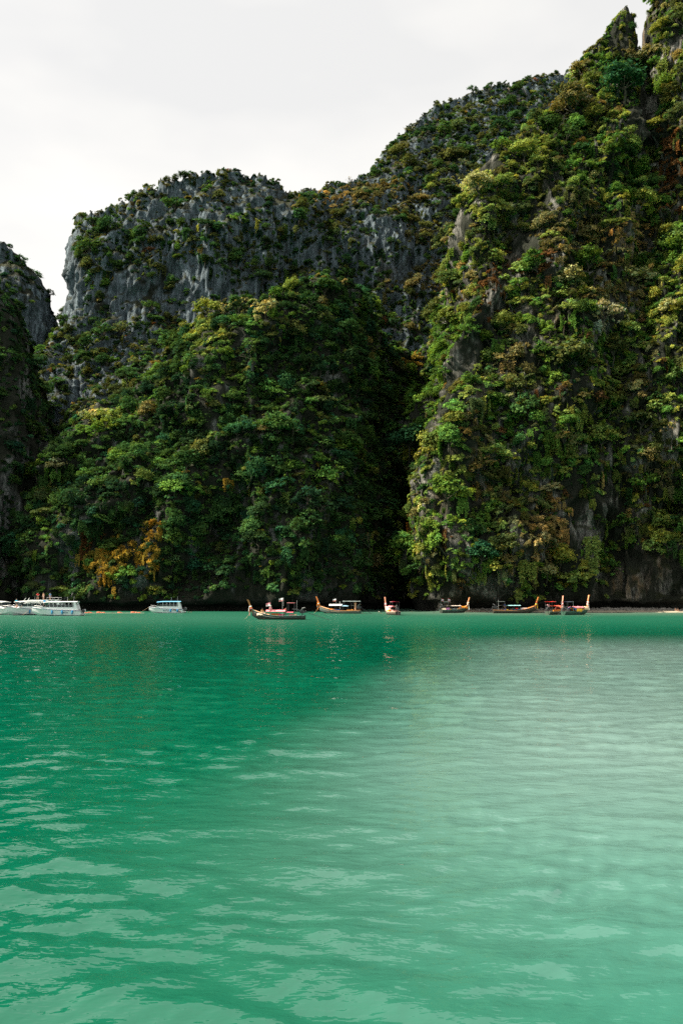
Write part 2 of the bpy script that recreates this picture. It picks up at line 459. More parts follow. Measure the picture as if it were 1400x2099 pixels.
A_COLS = [
 [(872, None, 310), (880, 1000, 312), (890, 820, 316), (930, 640, 322), (982, 480, 330)],
 [(864, None, 248), (868, 1100, 250), (866, 960, 254), (880, 860, 258), (914, 760, 262), (935, 660, 268), (957, 540, 274), (955, 420, 282)],
 [(872, None, 224), (870, 1120, 223), (865, 985, 226), (880, 880, 228), (915, 780, 231), (930, 700, 236), (952, 570, 242), (960, 470, 248), (965, 380, 256)],
 [(927, None, 214), (930, 1110, 211), (935, 960, 213), (950, 820, 217), (970, 690, 222), (980, 560, 228), (985, 450, 236), (1010, 335, 250)],
 [(980, None, 212), (980, 1100, 209), (985, 960, 212), (995, 820, 216), (1010, 680, 221), (1025, 540, 228), (1042, 420, 238), (1068, 285, 256)],
 [(1060, None, 211), (1060, 1110, 205), (1060, 960, 210), (1068, 820, 218), (1080, 680, 224), (1092, 540, 231), (1105, 400, 242), (1132, 240, 264)],
 [(1130, None, 212), (1130, 1100, 209), (1130, 960, 216), (1135, 820, 221), (1140, 660, 227), (1150, 500, 236), (1165, 330, 250), (1188, 176, 270)],
 [(1190, None, 213), (1190, 1090, 213), (1190, 980, 219), (1192, 820, 220), (1196, 660, 226), (1200, 480, 237), (1206, 270, 256), (1212, 100, 274)],
 [(1240, None, 213), (1240, 1090, 217), (1240, 960, 220), (1240, 800, 221), (1242, 620, 228), (1245, 420, 242), (1246, 200, 262), (1248, 62, 275)],
 [(1262, None, 213), (1264, 1090, 217), (1266, 960, 220), (1268, 800, 221), (1272, 600, 229), (1274, 400, 244), (1274, 180, 264), (1274, 26, 276)],
 [(1285, None, 212), (1287, 1090, 216), (1289, 960, 219), (1291, 800, 220), (1293, 600, 231), (1293, 400, 246), (1291, 180, 266), (1289, 28, 277)],
 [(1300, None, 212), (1302, 1090, 216), (1303, 950, 219), (1304, 790, 220), (1305, 600, 231), (1304, 400, 247), (1303, 220, 268), (1298, 118, 279)],
 [(1325, None, 211), (1326, 1090, 216), (1327, 940, 219), (1328, 780, 221), (1330, 600, 232), (1330, 400, 248), (1328, 220, 268), (1328, 118, 279)],
 [(1352, None, 211), (1352, 1090, 215), (1353, 940, 218), (1354, 760, 221), (1356, 560, 232), (1354, 360, 248), (1350, 160, 266), (1346, 20, 276)],
 [(1400, None, 210), (1402, 1080, 214), (1404, 920, 217), (1406, 740, 221), (1408, 540, 231), (1410, 320, 246), (1410, 90, 260), (1405, -90, 270)],
 [(1500, None, 208), (1504, 1060, 204), (1508, 880, 209), (1510, 680, 219), (1512, 440, 232), (1516, 160, 248), (1520, -140, 266)],
 [(1680, None, 205), (1680, 1060, 203), (1685, 860, 209), (1690, 600, 220), (1700, 300, 236), (1710, -60, 256), (1715, -200, 268)],
]
B_COLS = [
 [(90, None, 300), (120, 1000, 300), (160, 890, 302), (210, 840, 306)],
 [(50, None, 240), (62, 1110, 242), (90, 1030, 246), (130, 930, 252), (168, 866, 258), (188, 840, 266)],
 [(120, None, 226), (130, 1110, 229), (155, 1010, 236), (180, 930, 243), (215, 870, 252), (250, 832, 264)],
 [(190, None, 222), (198, 1090, 226), (220, 970, 235), (248, 890, 245), (285, 825, 260), (325, 775, 274)],
 [(280, None, 220), (284, 1080, 225), (302, 950, 235), (328, 850, 247), (360, 770, 260), (392, 724, 272)],
 [(380, None, 219), (380, 1080, 224), (385, 950, 231), (395, 830, 239), (415, 735, 245), (445, 690, 252), (480, 648, 264)],
 [(500, None, 218), (500, 1080, 221), (505, 950, 227), (510, 830, 234), (520, 735, 238), (530, 672, 245), (542, 636, 257)],
 [(600, None, 220), (600, 1080, 222), (605, 950, 229), (615, 830, 239), (630, 720, 251), (640, 645, 262), (652, 588, 273)],
 [(690, None, 224), (690, 1080, 227), (695, 950, 236), (700, 830, 249), (704, 740, 261), (705, 665, 271), (705, 605, 280)],
 [(738, None, 236), (738, 1080, 242), (740, 950, 254), (744, 850, 268), (748, 760, 280), (750, 695, 290), (750, 645, 297)],
 [(772, None, 246), (772, 1080, 252), (772, 950, 276), (774, 850, 293), (780, 770, 304), (792, 705, 312)],
 [(815, None, 262), (812, 1100, 270), (812, 950, 302), (818, 860, 313), (830, 780, 322), (845, 738, 328)],
 [(880, None, 310), (880, 1000, 315), (885, 850, 322), (900, 760, 328), (930, 690, 335)],
]
C_COLS = [
 [(165, 900, 430), (165, 720, 430), (168, 600, 430), (172, 520, 430), (176, 460, 430)],
 [(120, 950, 320), (96, 820, 330), (92, 745, 338), (118, 702, 346), (150, 665, 352), (158, 612, 356), (156, 560, 358), (154, 525, 360), (160, 490, 362), (170, 458, 368)],
 [(180, 1000, 285), (182, 860, 300), (186, 745, 320), (192, 690, 334), (198, 610, 340), (204, 540, 343), (206, 480, 349), (212, 446, 357)],
 [(290, 1000, 282), (294, 860, 297), (300, 750, 317), (302, 695, 331), (302, 610, 337), (302, 510, 342), (302, 450, 350), (303, 402, 359)],
 [(400, 900, 292), (402, 750, 318), (405, 690, 334), (408, 600, 340), (408, 500, 344), (408, 425, 350), (409, 372, 360)],
 [(500, 860, 302), (500, 710, 325), (502, 645, 338), (505, 565, 343), (508, 475, 348), (508, 405, 354), (508, 366, 364)],
 [(560, 860, 308), (560, 690, 330), (558, 620, 342), (556, 540, 347), (554, 460, 351), (552, 405, 357), (552, 378, 368)],
 [(610, 860, 312), (608, 660, 336), (606, 590, 348), (604, 520, 353), (602, 455, 358), (600, 415, 366), (598, 408, 380)],
 [(680, 800, 322), (680, 640, 342), (684, 570, 352), (690, 490, 356), (694, 430, 364), (698, 396, 378), (704, 388, 394)],
 [(770, 800, 328), (770, 650, 345), (775, 580, 354), (780, 500, 360), (784, 440, 369), (776, 375, 392), (768, 358, 410)],
 [(850, 800, 332), (850, 650, 348), (855, 580, 357), (860, 480, 366), (860, 400, 382), (850, 320, 403), (836, 276, 428)],
 [(930, 800, 337), (935, 600, 356), (940, 480, 372), (945, 380, 392), (938, 275, 422), (920, 218, 448)],
 [(1040, 800, 346), (1040, 600, 365), (1040, 400, 396), (1040, 275, 428), (1035, 184, 458)],
 [(1150, 800, 352), (1150, 600, 370), (1150, 400, 402), (1150, 275, 434), (1150, 166, 465)],
 [(1290, 800, 362), (1290, 400, 412), (1300, 210, 475)],
]
D_COLS = [
 [(-260, 1000, 320), (-255, 700, 345), (-250, 500, 365)],
 [(-80, 1000, 330), (-80, 720, 345), (-80, 580, 354), (-75, 495, 366)],
 [(5, 1000, 335), (8, 740, 349), (10, 600, 354), (12, 508, 365)],
 [(52, 1000, 342), (55, 740, 352), (56, 620, 357), (56, 548, 366)],
 [(84, 1000, 352), (86, 760, 360), (86, 650, 364), (84, 600, 372)],
 [(108, 1000, 372), (110, 780, 380), (110, 700, 384), (104, 652, 390)],
 [(128, 1000, 415), (128, 780, 422), (128, 710, 426), (122, 700, 430)],
 [(100, 1000, 480), (100, 720, 480), (100, 660, 480)],
]
E_COLS = [
 [(-420, None, 190), (-400, 900, 205), (-385, 700, 222), (-370, 520, 245)],
 [(-150, None, 226), (-140, 1000, 232), (-130, 800, 242), (-120, 650, 254), (-110, 540, 268)],
 [(-10, None, 242), (-10, 1050, 245), (-10, 900, 249), (-8, 760, 256), (-6, 670, 262), (-4, 604, 272)],
 [(50, None, 250), (48, 1050, 253), (44, 920, 257), (38, 810, 263), (34, 735, 269), (30, 680, 277)],
 [(100, None, 262), (96, 1080, 266), (88, 960, 271), (76, 860, 277), (64, 795, 283), (54, 750, 290)],
 [(150, None, 300), (140, 1080, 304), (122, 970, 308), (106, 890, 312), (96, 850, 316)],
 [(160, None, 360), (160, 1000, 362), (140, 920, 364)],
]
cliff('A', 'cliff', 'towering limestone cliff draped in jungle on the right, above the moored longtail boats', A_COLS, ROCK_R, 0.62, (8.0, 2.2, 0.9), flute=1.4, seed=0.0, top_calm=0.3, crag=0.8)
cliff('B', 'wooded_knoll', 'steep dark green wooded knoll in the middle, behind the moored boats', B_COLS, ROCK_M, 0.75, (7.5, 2.6, 0.8), seed=40.0)
cliff('C', 'back_cliff', 'high grey limestone cliff behind the wooded knoll', C_COLS, ROCK_B, 0.7, (5.0, 2.2, 0.75), notch=False, seed=80.0, flute=1.3, crag=2.2)
cliff('D', 'far_left_cliff', 'small grey cliff top far away at the left edge', D_COLS, ROCK_B, 1.0, (4.0, 2.4, 1.0), notch=False, seed=120.0, flute=1.3)
cliff('E', 'dark_slope', 'shaded jungle slope at the left edge behind the speedboats', E_COLS, ROCK_M, 0.9, (4.0, 1.8, 0.8), seed=160.0)

# ================================================================== PLANTS: prototype shapes
def leaf_cards(centers, normals, size, rg, long=1.5):
    """pointed, slightly folded leaf sprays: 4 vertices, 2 triangles each"""
    n = len(centers)
    nn = normals / (np.linalg.norm(normals, axis=1)[:, None] + 1e-9)
    r = rg.normal(size=(n, 3)); t = np.cross(nn, r); t /= np.linalg.norm(t, axis=1)[:, None] + 1e-9
    b = np.cross(nn, t)
    s = (size * rg.uniform(0.5, 1.5, n))[:, None]
    a = t * s * long * 0.5; w = b * s * 0.5; up = nn * s * 0.16
    V = np.stack([centers - a, centers + w - up, centers + a - up * 0.5, centers - w - up], 1).reshape(-1, 3)
    k = np.arange(n)[:, None] * 4
    F = np.concatenate([k + np.array([[0, 1, 2]]), k + np.array([[0, 2, 3]])], 0)
    return V, F
def crown_points(clumps, per, rg):
    C, N, G = [], [], []
    for (c, r, flat) in clumps:
        m = int(per * r * r / 0.12)
        d = rg.normal(size=(m, 3)); d /= np.linalg.norm(d, axis=1)[:, None]
        d[:, 2] = np.where(d[:, 2] < -0.25, -d[:, 2] * 0.8, d[:, 2])
        rr = r * (1 - 0.5 * rg.random(m) ** 2.0)[:, None] * (1 + 0.27 * rg.normal(size=(m, 1)))
        C.append(np.array(c) + d * rr * np.array([1, 1, flat])); G.append(np.tile([rg.uniform(0.72, 1.32), rg.normal() * 0.10], (m, 1)))
        nv = d + np.array([0, 0, 0.7]) + rg.normal(size=(m, 3)) * 0.6
        N.append(nv)
    CG.append(np.concatenate(G)); return np.concatenate(C), np.concatenate(N)
CG = []
def color_leaves(me, nleaf, rg, amount=0.30, start=0):
    a = me.attributes.new('lv', 'FLOAT_COLOR', 'POINT')
    nv = len(me.vertices)
    val = np.ones((nv, 4))
    g = 1 + amount * rg.normal(size=nleaf).clip(-2, 2); hue = rg.normal(size=nleaf) * 0.09
    if CG and len(CG[-1]) == nleaf: g = g * CG[-1][:, 0]; hue = hue + CG[-1][:, 1]
    g = np.repeat(g, 4); hue = np.repeat(hue, 4)
    val[start:start + nleaf * 4, 0] = g * (1 + hue); val[start:start + nleaf * 4, 1] = g; val[start:start + nleaf * 4, 2] = g * (1 - hue)
    a.data.foreach_set('color', np.clip(val, 0.15, 2.5).astype(np.float32).ravel())
PROTOS = {}          # kind -> list of (crown mesh, trunk mesh, joined object)
proto_col = bpy.data.collections.new('plant_prototypes')   # never linked to the scene
def finish_proto(kind, LV, LF, trunk, rg, amount=0.30):
    i = len(PROTOS.setdefault(kind, []))
    nleaf = len(LV) // 4
    crown = np_mesh('crown_%s_%d' % (kind, i), LV, LF, LEAF, smooth=False); color_leaves(crown, nleaf, rg, amount)
    tm = trunk.mesh('trunk_%s_%d' % (kind, i), BARK, True)
    TV = np.array(trunk.v); TF = []
    for f in trunk.f:
        for j in range(1, len(f) - 1): TF.append((f[0], f[j], f[j + 1]))
    TF = np.array(TF) + len(LV)
    jm = np_mesh('plant_%s_%d' % (kind, i), np.concatenate([LV, TV]), np.concatenate([LF, TF]), LEAF, smooth=False)
    jm.materials.append(BARK)
    mi = np.zeros(len(LF) + len(TF), dtype=np.int32); mi[len(LF):] = 1
    jm.polygons.foreach_set('material_index', mi); color_leaves(jm, nleaf, rg, amount)
    jo = bpy.data.objects.new('proto_%s_%d' % (kind, i), jm); proto_col.objects.link(jo)
    PROTOS[kind].append((crown, tm, jo))
def limbs(trunk, base_h, tips, rg, r0=0.055, sweep=0.25):
    top = Vector((rg.normal() * 0.06, rg.normal() * 0.06, base_h))
    mid = Vector((rg.normal() * 0.05, rg.normal() * 0.05, base_h * 0.5))
    trunk.tube([(0, 0, -0.45), mid, top], [r0 * 1.3, r0, r0 * 0.7], 6)
    for t in tips:
        t = Vector(t); m = top.lerp(t, 0.5) + Vector((rg.normal() * 0.06, rg.normal() * 0.06, -0.05 + rg.random() * sweep * 0.3))
        trunk.tube([top - Vector((0, 0, 0.1)), m, t], [r0 * 0.6, r0 * 0.4, r0 * 0.15], 5, False)
def proto_tree(kind, seed, n_clumps, shape, h, clump_r, flat, per=96, leaf=0.097):
    rg = np.random.default_rng(seed); cl = []
    for k in range(n_clumps):
        a = 2.399 * k + rg.uniform(-0.4, 0.4); u = (k + 0.5) / n_clumps
        zz = 1 - 1.35 * u; rr = math.sqrt(max(0.05, 1 - zz * zz)) * rg.uniform(0.55, 0.85)
        c = (rr * math.cos(a) * shape[0], rr * math.sin(a) * shape[1], h + zz * shape[2] * rg.uniform(0.75, 1.05))
        cl.append((c, clump_r * rg.uniform(0.5, 1.35), flat))
    C, N = crown_points(cl, per, rg)
    LV, LF = leaf_cards(C, N, leaf, rg)
    tr = MB(); limbs(tr, h * 0.55, [c for c, _, _ in cl[::2]], rg)
    finish_proto(kind, LV, LF, tr, rg)
for s in range(3): proto_tree('round', 100 + s, 14, (0.95, 0.95, 0.60), 0.75, 0.42, 0.75)
for s in range(3): proto_tree('umbrella', 120 + s, 12, (1.0, 1.0, 0.36), 0.8, 0.38, 0.50, 100)
for s in range(2): proto_tree('tall', 140 + s, 15, (0.66, 0.66, 0.90), 0.95, 0.36, 0.75)
for s in range(3): proto_tree('loose', 160 + s, 10, (1.05, 1.05, 0.58), 0.75, 0.35, 0.62, 88, 0.104)
def proto_shrub(kind, seed, n_clumps, per, leaf, hgt=0.6, cr=0.45):
    rg = np.random.default_rng(seed); cl = []
    for k in range(n_clumps):
        a = rg.uniform(0, 6.28); r = rg.uniform(0.1, 0.75)
        cl.append(((r * math.cos(a), r * math.sin(a), rg.uniform(0.05, hgt) * (1.1 - 0.5 * r)), cr * rg.uniform(0.6, 1.2), 0.75))
    C, N = crown_points(cl, per, rg)
    LV, LF = leaf_cards(C, N, leaf, rg)
    tr = MB(); limbs(tr, 0.2, [c for c, _, _ in cl[:3]], rg, 0.04)
    finish_proto(kind, LV, LF, tr, rg, 0.34)
for s in range(4): proto_shrub('shrub', 200 + s, 7, 46, 0.19)
for s in range(2): proto_shrub('tuft', 220 + s, 5, 60, 0.15, 0.9, 0.36)
def proto_vine(seed):
    rg = np.random.default_rng(seed); C, N = [], []
    for k in range(9):
        x = rg.uniform(-0.8, 0.8); L = rg.uniform(0.9, 2.4); z0 = rg.uniform(-0.1, 0.4)
        m = int(60 * L)
        z = z0 - L * rg.random(m) ** 1.2
        C.append(np.stack([x + rg.normal(size=m) * 0.11 + 0.10 * np.sin(z * 3 + k), -0.22 * rg.random(m) - 0.08 - 0.15 * np.sin(np.clip((z - z0 + L) / L, 0, 1) * 3.1), z], 1))
        N.append(np.stack([rg.normal(size=m) * 0.5, -0.8 + rg.normal(size=m) * 0.4, 0.75 + rg.normal(size=m) * 0.4], 1))
    LV, LF = leaf_cards(np.concatenate(C), np.concatenate(N), 0.125, rg, 1.7)
    tr = MB()
    for k in range(3): x = rg.uniform(-0.6, 0.6); tr.tube([(x, 0.05, 0.2), (x + 0.05, -0.1, -0.7), (x, -0.05, -1.6)], 0.012, 4)
    finish_proto('vine', LV, LF, tr, rg, 0.32)
for s in range(3): proto_vine(240 + s)
def proto_dry(seed):
    """hanging dry brush: many thin stems with narrow leaves"""
    rg = np.random.default_rng(seed); C, N = [], []; tr = MB()
    for k in range(26):
        a = rg.uniform(0, 6.28); r = rg.uniform(0.35, 1.0); hh = rg.uniform(0.3, 0.95)
        tip = Vector((r * math.cos(a), r * math.sin(a), hh * 0.7))
        p = [Vector((0, 0, -0.15)), Vector((tip.x * 0.45, tip.y * 0.45, hh)), tip]
        tr.tube(p, [0.018, 0.012, 0.005], 3, False)
        for t in rg.random(34):
            q = p[0].lerp(p[1], t * 2) if t < 0.5 else p[1].lerp(p[2], t * 2 - 1)
            C.append(np.array(q) + rg.normal(size=3) * 0.07); N.append(rg.normal(size=3) + np.array([0, 0, 0.5]))
    LV, LF = leaf_cards(np.array(C), np.array(N), 0.075, rg, 2.6)
    finish_proto('dry', LV, LF, tr, rg, 0.30)
for s in range(2): proto_dry(260 + s)
def proto_bare(seed):
    """leafless pale tree with a few last leaves"""
    rg = np.random.default_rng(seed); tr = MB(); tips = []
    def grow(p, d, L, r, lev):
        q = p + d * L
        tr.tube([p, p.lerp(q, 0.5) + Vector(rg.normal(size=3) * L * 0.06), q], [r, r * 0.8, r * 0.55], 4, False)
        if lev == 0: tips.append(q); return
        for k in range(3 if lev > 1 else 4):
            nd = (d + Vector(rg.normal(size=3)) * 0.52 + Vector((0, 0, 0.12))).normalized()
            grow(q, nd, L * rg.uniform(0.55, 0.8), r * 0.55, lev - 1)
    grow(Vector((0, 0, -0.3)), Vector((0.05, 0, 1)), 0.75, 0.05, 4)
    c = np.array([tuple(t) for t in tips])[::3]
    LV, LF = leaf_cards(c, rg.normal(size=c.shape), 0.07, rg)
    finish_proto('bare', LV, LF, tr, rg)
proto_bare(280)
KIND_INDEX = {}
for i, o in enumerate(sorted(proto_col.objects, key=lambda o: o.name)): KIND_INDEX[o.name] = i

# ------------------------------------------------------------------ colours of the leaves (reflectance)
PAL = dict(dark=(0.020, 0.046, 0.020), mid=(0.038, 0.082, 0.024), teal=(0.028, 0.086, 0.038), bright=(0.080, 0.150, 0.028),
           lime=(0.152, 0.190, 0.043), pale=(0.30, 0.30, 0.13), olive=(0.072, 0.088, 0.028), khaki=(0.125, 0.112, 0.045),
           gold=(0.24, 0.165, 0.030), rust=(0.115, 0.055, 0.022), white=(0.28, 0.28, 0.18), straw=(0.26, 0.19, 0.075))
TINT_WORDS = dict(dark='dark green', mid='mid green', teal='bluish green', bright='bright green', lime='yellow green', pale='pale yellow green',
                  olive='olive green', khaki='brownish olive', gold='golden yellow', rust='rust brown', white='whitish', straw='straw coloured')
MIXES = {  # cumulative picks along a slowly varying noise, plus a random share
 'A': (('mid', .22), ('bright', .22), ('lime', .22), ('olive', .16), ('khaki', .10), ('straw', .03), ('pale', .06), ('teal', .02), ('rust', .03)),
 'B': (('dark', .32), ('mid', .34), ('teal', .04), ('bright', .12), ('olive', .12), ('lime', .05), ('khaki', .02), ('gold', .01)),
 'C': (('dark', .24), ('mid', .24), ('olive', .18), ('khaki', .05), ('bright', .06), ('lime', .05), ('rust', .02), ('gold', .015)),
 'D': (('dark', .5), ('mid', .3), ('olive', .2)),
 'E': (('dark', .55), ('mid', .35), ('teal', .10)),
}
# places in view where the plants, the bare rock or the sunlight painted on leaves differ: (px, py, rx, ry)
BARE = [(370, 600, 120, 75), (235, 620, 80, 65), (430, 410, 130, 45), (300, 440, 45, 40), (650, 510, 50, 30), (770, 470, 60, 40), (860, 305, 50, 20),
        (830, 560, 26, 40), (560, 420, 50, 40), (150, 560, 20, 110), (990, 245, 40, 20),
        (1085, 690, 32, 80), (1240, 1060, 46, 70), (1180, 1070, 30, 70), (1335, 1165, 95, 60), (1385, 100, 16, 60), (1325, 265, 34, 60), (942, 480, 14, 80), (1310, 1208, 110, 28),
        (1005, 335, 26, 30), (930, 1220, 60, 16), (1000, 1200, 24, 24), (140, 560, 30, 120), (118, 625, 16, 50), (1316, 60, 22, 70),
        (500, 1220, 160, 14), (660, 1222, 60, 14), (490, 690, 28, 32), (455, 775, 20, 36), (430, 860, 14, 30), (150, 770, 24, 34),
        (75, 650, 36, 70)]
COLOR_ZONES = [(235, 1160, 34, 40, 'gold'), (305, 1130, 26, 50, 'gold'), (180, 1155, 22, 20, 'straw'), (200, 1095, 40, 20, 'rust'),
               (1120, 1080, 40, 70, 'straw'), (1085, 1130, 50, 50, 'khaki'), (890, 590, 20, 20, 'straw'), (905, 500, 26, 14, 'straw'),
               (880, 830, 60, 110, 'bright'), (930, 700, 40, 60, 'bright'), (960, 380, 40, 40, 'pale'), (1000, 420, 40, 60, 'lime'), (1080, 330, 50, 50, 'lime'),  # pale and lime: sun on the cliff's left ridge painted into leaf colour
               (1090, 530, 60, 40, 'rust'), (1010, 600, 30, 60, 'rust'), (1270, 600, 60, 30, 'khaki'), (1380, 350, 40, 80, 'rust'), (1130, 400, 50, 60, 'olive'),
               (905, 1095, 24, 16, 'rust'), (1170, 220, 50, 40, 'olive'), (740, 400, 40, 20, 'khaki'), (690, 410, 40, 26, 'straw'), (840, 480, 40, 20, 'khaki'),
               (1310, 880, 60, 40, 'olive'), (1240, 640, 40, 30, 'white'), (850, 740, 24, 20, 'gold'), (500, 630, 70, 20, 'pale'), (420, 690, 40, 40, 'lime'), (190, 850, 40, 20, 'pale'),  # pale and lime on the knoll: sunlit ridge highlights put into the leaves
               (1330, 960, 50, 50, 'khaki'), (100, 690, 30, 24, 'bright'), (690, 440, 50, 24, 'olive'), (800, 400, 60, 30, 'khaki'), (880, 450, 50, 40, 'olive'), (870, 560, 40, 40, 'khaki'), (900, 330, 60, 30, 'olive'), (960, 210, 60, 20, 'olive'), (1180, 480, 60, 60, 'khaki'), (1290, 480, 60, 40, 'straw'), (1040, 470, 40, 40, 'olive')]

# ------------------------------------------------------------------ where plants grow
allP, allF, off = [], [], 0
for k in 'ABCDE':
    c = CLIFFS[k]; allP.append(c['P']); allF.append(c['F'] + off); off += len(c['P'])
bvh = BVHTree.FromPolygons([tuple(p) for p in np.concatenate(allP)], [tuple(f) for f in np.concatenate(allF).tolist()])
def seen(p, frm):
    d = Vector(p) - frm; L = d.length
    h = bvh.ray_cast(frm, d / L, L - 1.5)
    return h[0] is None
EYES = [Vector((0, 0, CAM_H)), Vector((-25, 5, CAM_H)), Vector((25, 5, CAM_H))]
def zone_hit(px, py, z):
    return ((px - z[0]) / z[2]) ** 2 + ((py - z[1]) / z[3]) ** 2
def candidates(key, n):
    c = CLIFFS[key]; P, F = c['P'], c['F']
    a, b, d = P[F[:, 0]], P[F[:, 1]], P[F[:, 3]]
    nrm = np.cross(b - a, d - a); ar = np.linalg.norm(nrm, axis=1); nrm /= ar[:, None] + 1e-9
    i = RNG.choice(len(F), n, p=ar / ar.sum())
    u, v = RNG.random(n)[:, None], RNG.random(n)[:, None]
    p = a[i] + (b[i] - a[i]) * u + (d[i] - a[i]) * v
    return p, nrm[i], c['rowid'][F[i, 0]]
def thin(P, r, order=None):
    keep = []; cells = {}
    for i in (order if order is not None else range(len(P))):
        p = P[i]; ri = r[i]; k = (int(p[0] // 4), int(p[1] // 4), int(p[2] // 4)); ok = True
        for dx in (-1, 0, 1):
            for dy in (-1, 0, 1):
                for dz in (-1, 0, 1):
                    for j in cells.get((k[0] + dx, k[1] + dy, k[2] + dz), ()):
                        q = P[j]
                        if (q[0] - p[0]) ** 2 + (q[1] - p[1]) ** 2 + (q[2] - p[2]) ** 2 < (ri * 0.5 + r[j] * 0.5) ** 2: ok = False; break
                    if not ok: break
                if not ok: break
            if not ok: break
        if ok: keep.append(i); cells.setdefault(k, []).append(i)
    return np.array(keep, dtype=int)
def pick_tints(key, P, px, py):
    names = [m[0] for m in MIXES[key]]; cum = np.cumsum([m[1] for m in MIXES[key]]); cum /= cum[-1]
    g = noise3(P * 0.075 + 50) * 0.9 + noise3(P * 0.2 + 90) * 0.5
    g = 0.5 + 0.5 * np.tanh(1.3 * g)
    r = np.where(RNG.random(len(P)) < 0.35, RNG.random(len(P)), g)
    t = [names[min(len(names) - 1, int(np.searchsorted(cum, x)))] for x in r]
    for z in COLOR_ZONES:
        h = zone_hit(px, py, z); w = RNG.random(len(P))
        for i in np.nonzero((h < 1.3) & (w < 0.85 - 0.4 * h))[0]: t[i] = z[4]
    return t
def plant_set(key, n_cand, spacing, min_z, bare_pow, lift, base_cover):
    P, Nn, row = candidates(key, n_cand)
    px, py, dep = project(P)
    inside = (px > -220) & (px < 1640) & (py > -150) & (P[:, 2] > min_z) & (P[:, 1] > 100) & (row < CLIFFS[key]['rows'] + 5)
    cover = base_cover + 0.55 * fbm(P * 0.06 + 11, 3) + 0.35 * np.clip(Nn[:, 2], -0.3, 0.8)
    for z in BARE: cover -= bare_pow * np.clip(1.35 - zone_hit(px, py, z), 0, 1)
    if key == 'A':                                   # slanting bare ribs and crevices
        rib = noise3(np.stack([(P[:, 0] - 0.45 * P[:, 2]) * 0.085, P[:, 1] * 0.03, P[:, 2] * 0.022], 1) + 23.0)
        cover -= 0.85 * sstep(0.20, 0.45, rib) * sstep(18, 55, P[:, 2])
    cover -= 0.30 * np.clip((7 - P[:, 2]) / 4, 0, 1)
    ok = inside & (RNG.random(len(P)) < cover)
    P, Nn, row, px, py, dep = P[ok], Nn[ok], row[ok], px[ok], py[ok], dep[ok]
    sp = spacing[0] + (spacing[1] - spacing[0]) * RNG.random(len(P))
    k = thin(P, sp)
    P, Nn, px, py, dep = P[k], Nn[k], px[k], py[k], dep[k]
    T = P + Nn * 0.8 + np.array([0, 0, lift])
    vis = np.array([any(seen(p, e) for e in EYES) for p in T])
    return P[vis], Nn[vis], px[vis], py[vis], dep[vis]

def scatter(name, label, rows):
    """one mass of plants nobody could count: points carrying instances"""
    P = np.array([r['p'] for r in rows]); me = bpy.data.meshes.new(name); me.vertices.add(len(P)); me.vertices.foreach_set('co', P.astype(np.float32).ravel())
    def attr(nm, ty, data, fld):
        a = me.attributes.new(nm, ty, 'POINT'); a.data.foreach_set(fld, np.ascontiguousarray(data).ravel())
    attr('rot', 'FLOAT_VECTOR', np.array([r['rot'] for r in rows], dtype=np.float32), 'vector')
    attr('scl', 'FLOAT_VECTOR', np.array([r['scl'] for r in rows], dtype=np.float32), 'vector')
    attr('idx', 'INT', np.array([KIND_INDEX[PROTOS[r['kind']][r['var'] % len(PROTOS[r['kind']])][2].name] for r in rows], dtype=np.int32), 'value')
    attr('leaf_tint', 'FLOAT_COLOR', np.array([tuple(r['tint']) + (1.0,) for r in rows], dtype=np.float32), 'color')
    ob = put(name, me); tag(ob, label, None, None, 'stuff')
    md = ob.modifiers.new('plants', 'NODES'); md.node_group = scatter_tree()
    return ob
_tree = []
def scatter_tree():
    if _tree: return _tree[0]
    ng = bpy.data.node_groups.new('scatter_plants', 'GeometryNodeTree')
    ng.interface.new_socket('Geometry', in_out='INPUT', socket_type='NodeSocketGeometry')
    ng.interface.new_socket('Geometry', in_out='OUTPUT', socket_type='NodeSocketGeometry')
    n, l = ng.nodes, ng.links
    gi, go = n.new('NodeGroupInput'), n.new('NodeGroupOutput')
    ci = n.new('GeometryNodeCollectionInfo'); ci.inputs['Collection'].default_value = proto_col
    ci.inputs['Separate Children'].default_value = True; ci.inputs['Reset Children'].default_value = True
    ip = n.new('GeometryNodeInstanceOnPoints'); ip.inputs['Pick Instance'].default_value = True
    def na(nm, ty):
        a = n.new('GeometryNodeInputNamedAttribute'); a.data_type = ty; a.inputs['Name'].default_value = nm; return a.outputs['Attribute']
    er = n.new('FunctionNodeEulerToRotation'); l.new(na('rot', 'FLOAT_VECTOR'), er.inputs[0])
    l.new(gi.outputs[0], ip.inputs['Points']); l.new(ci.outputs[0], ip.inputs['Instance'])
    l.new(na('idx', 'INT'), ip.inputs['Instance Index']); l.new(er.outputs[0], ip.inputs['Rotation']); l.new(na('scl', 'FLOAT_VECTOR'), ip.inputs['Scale'])
    l.new(ip.outputs[0], go.inputs[0]); _tree.append(ng); return ng
def jitter(c, amt=0.28):
    g = 1.22 + amt * float(np.clip(RNG.normal(), -1.8, 1.8)); h = 1 + 0.10 * float(RNG.normal())
    return (c[0] * g * h, c[1] * g, c[2] * g / h)
def lean_euler(n, lean, spin):
    """upright, leaning out from the rock face by a share of its normal"""
    up = Vector((0, 0, 1)).lerp(Vector(n), lean).normalized()
    q = Vector((0, 0, 1)).rotation_difference(up) @ Euler((0, 0, spin)).to_quaternion()
    return q.to_euler()

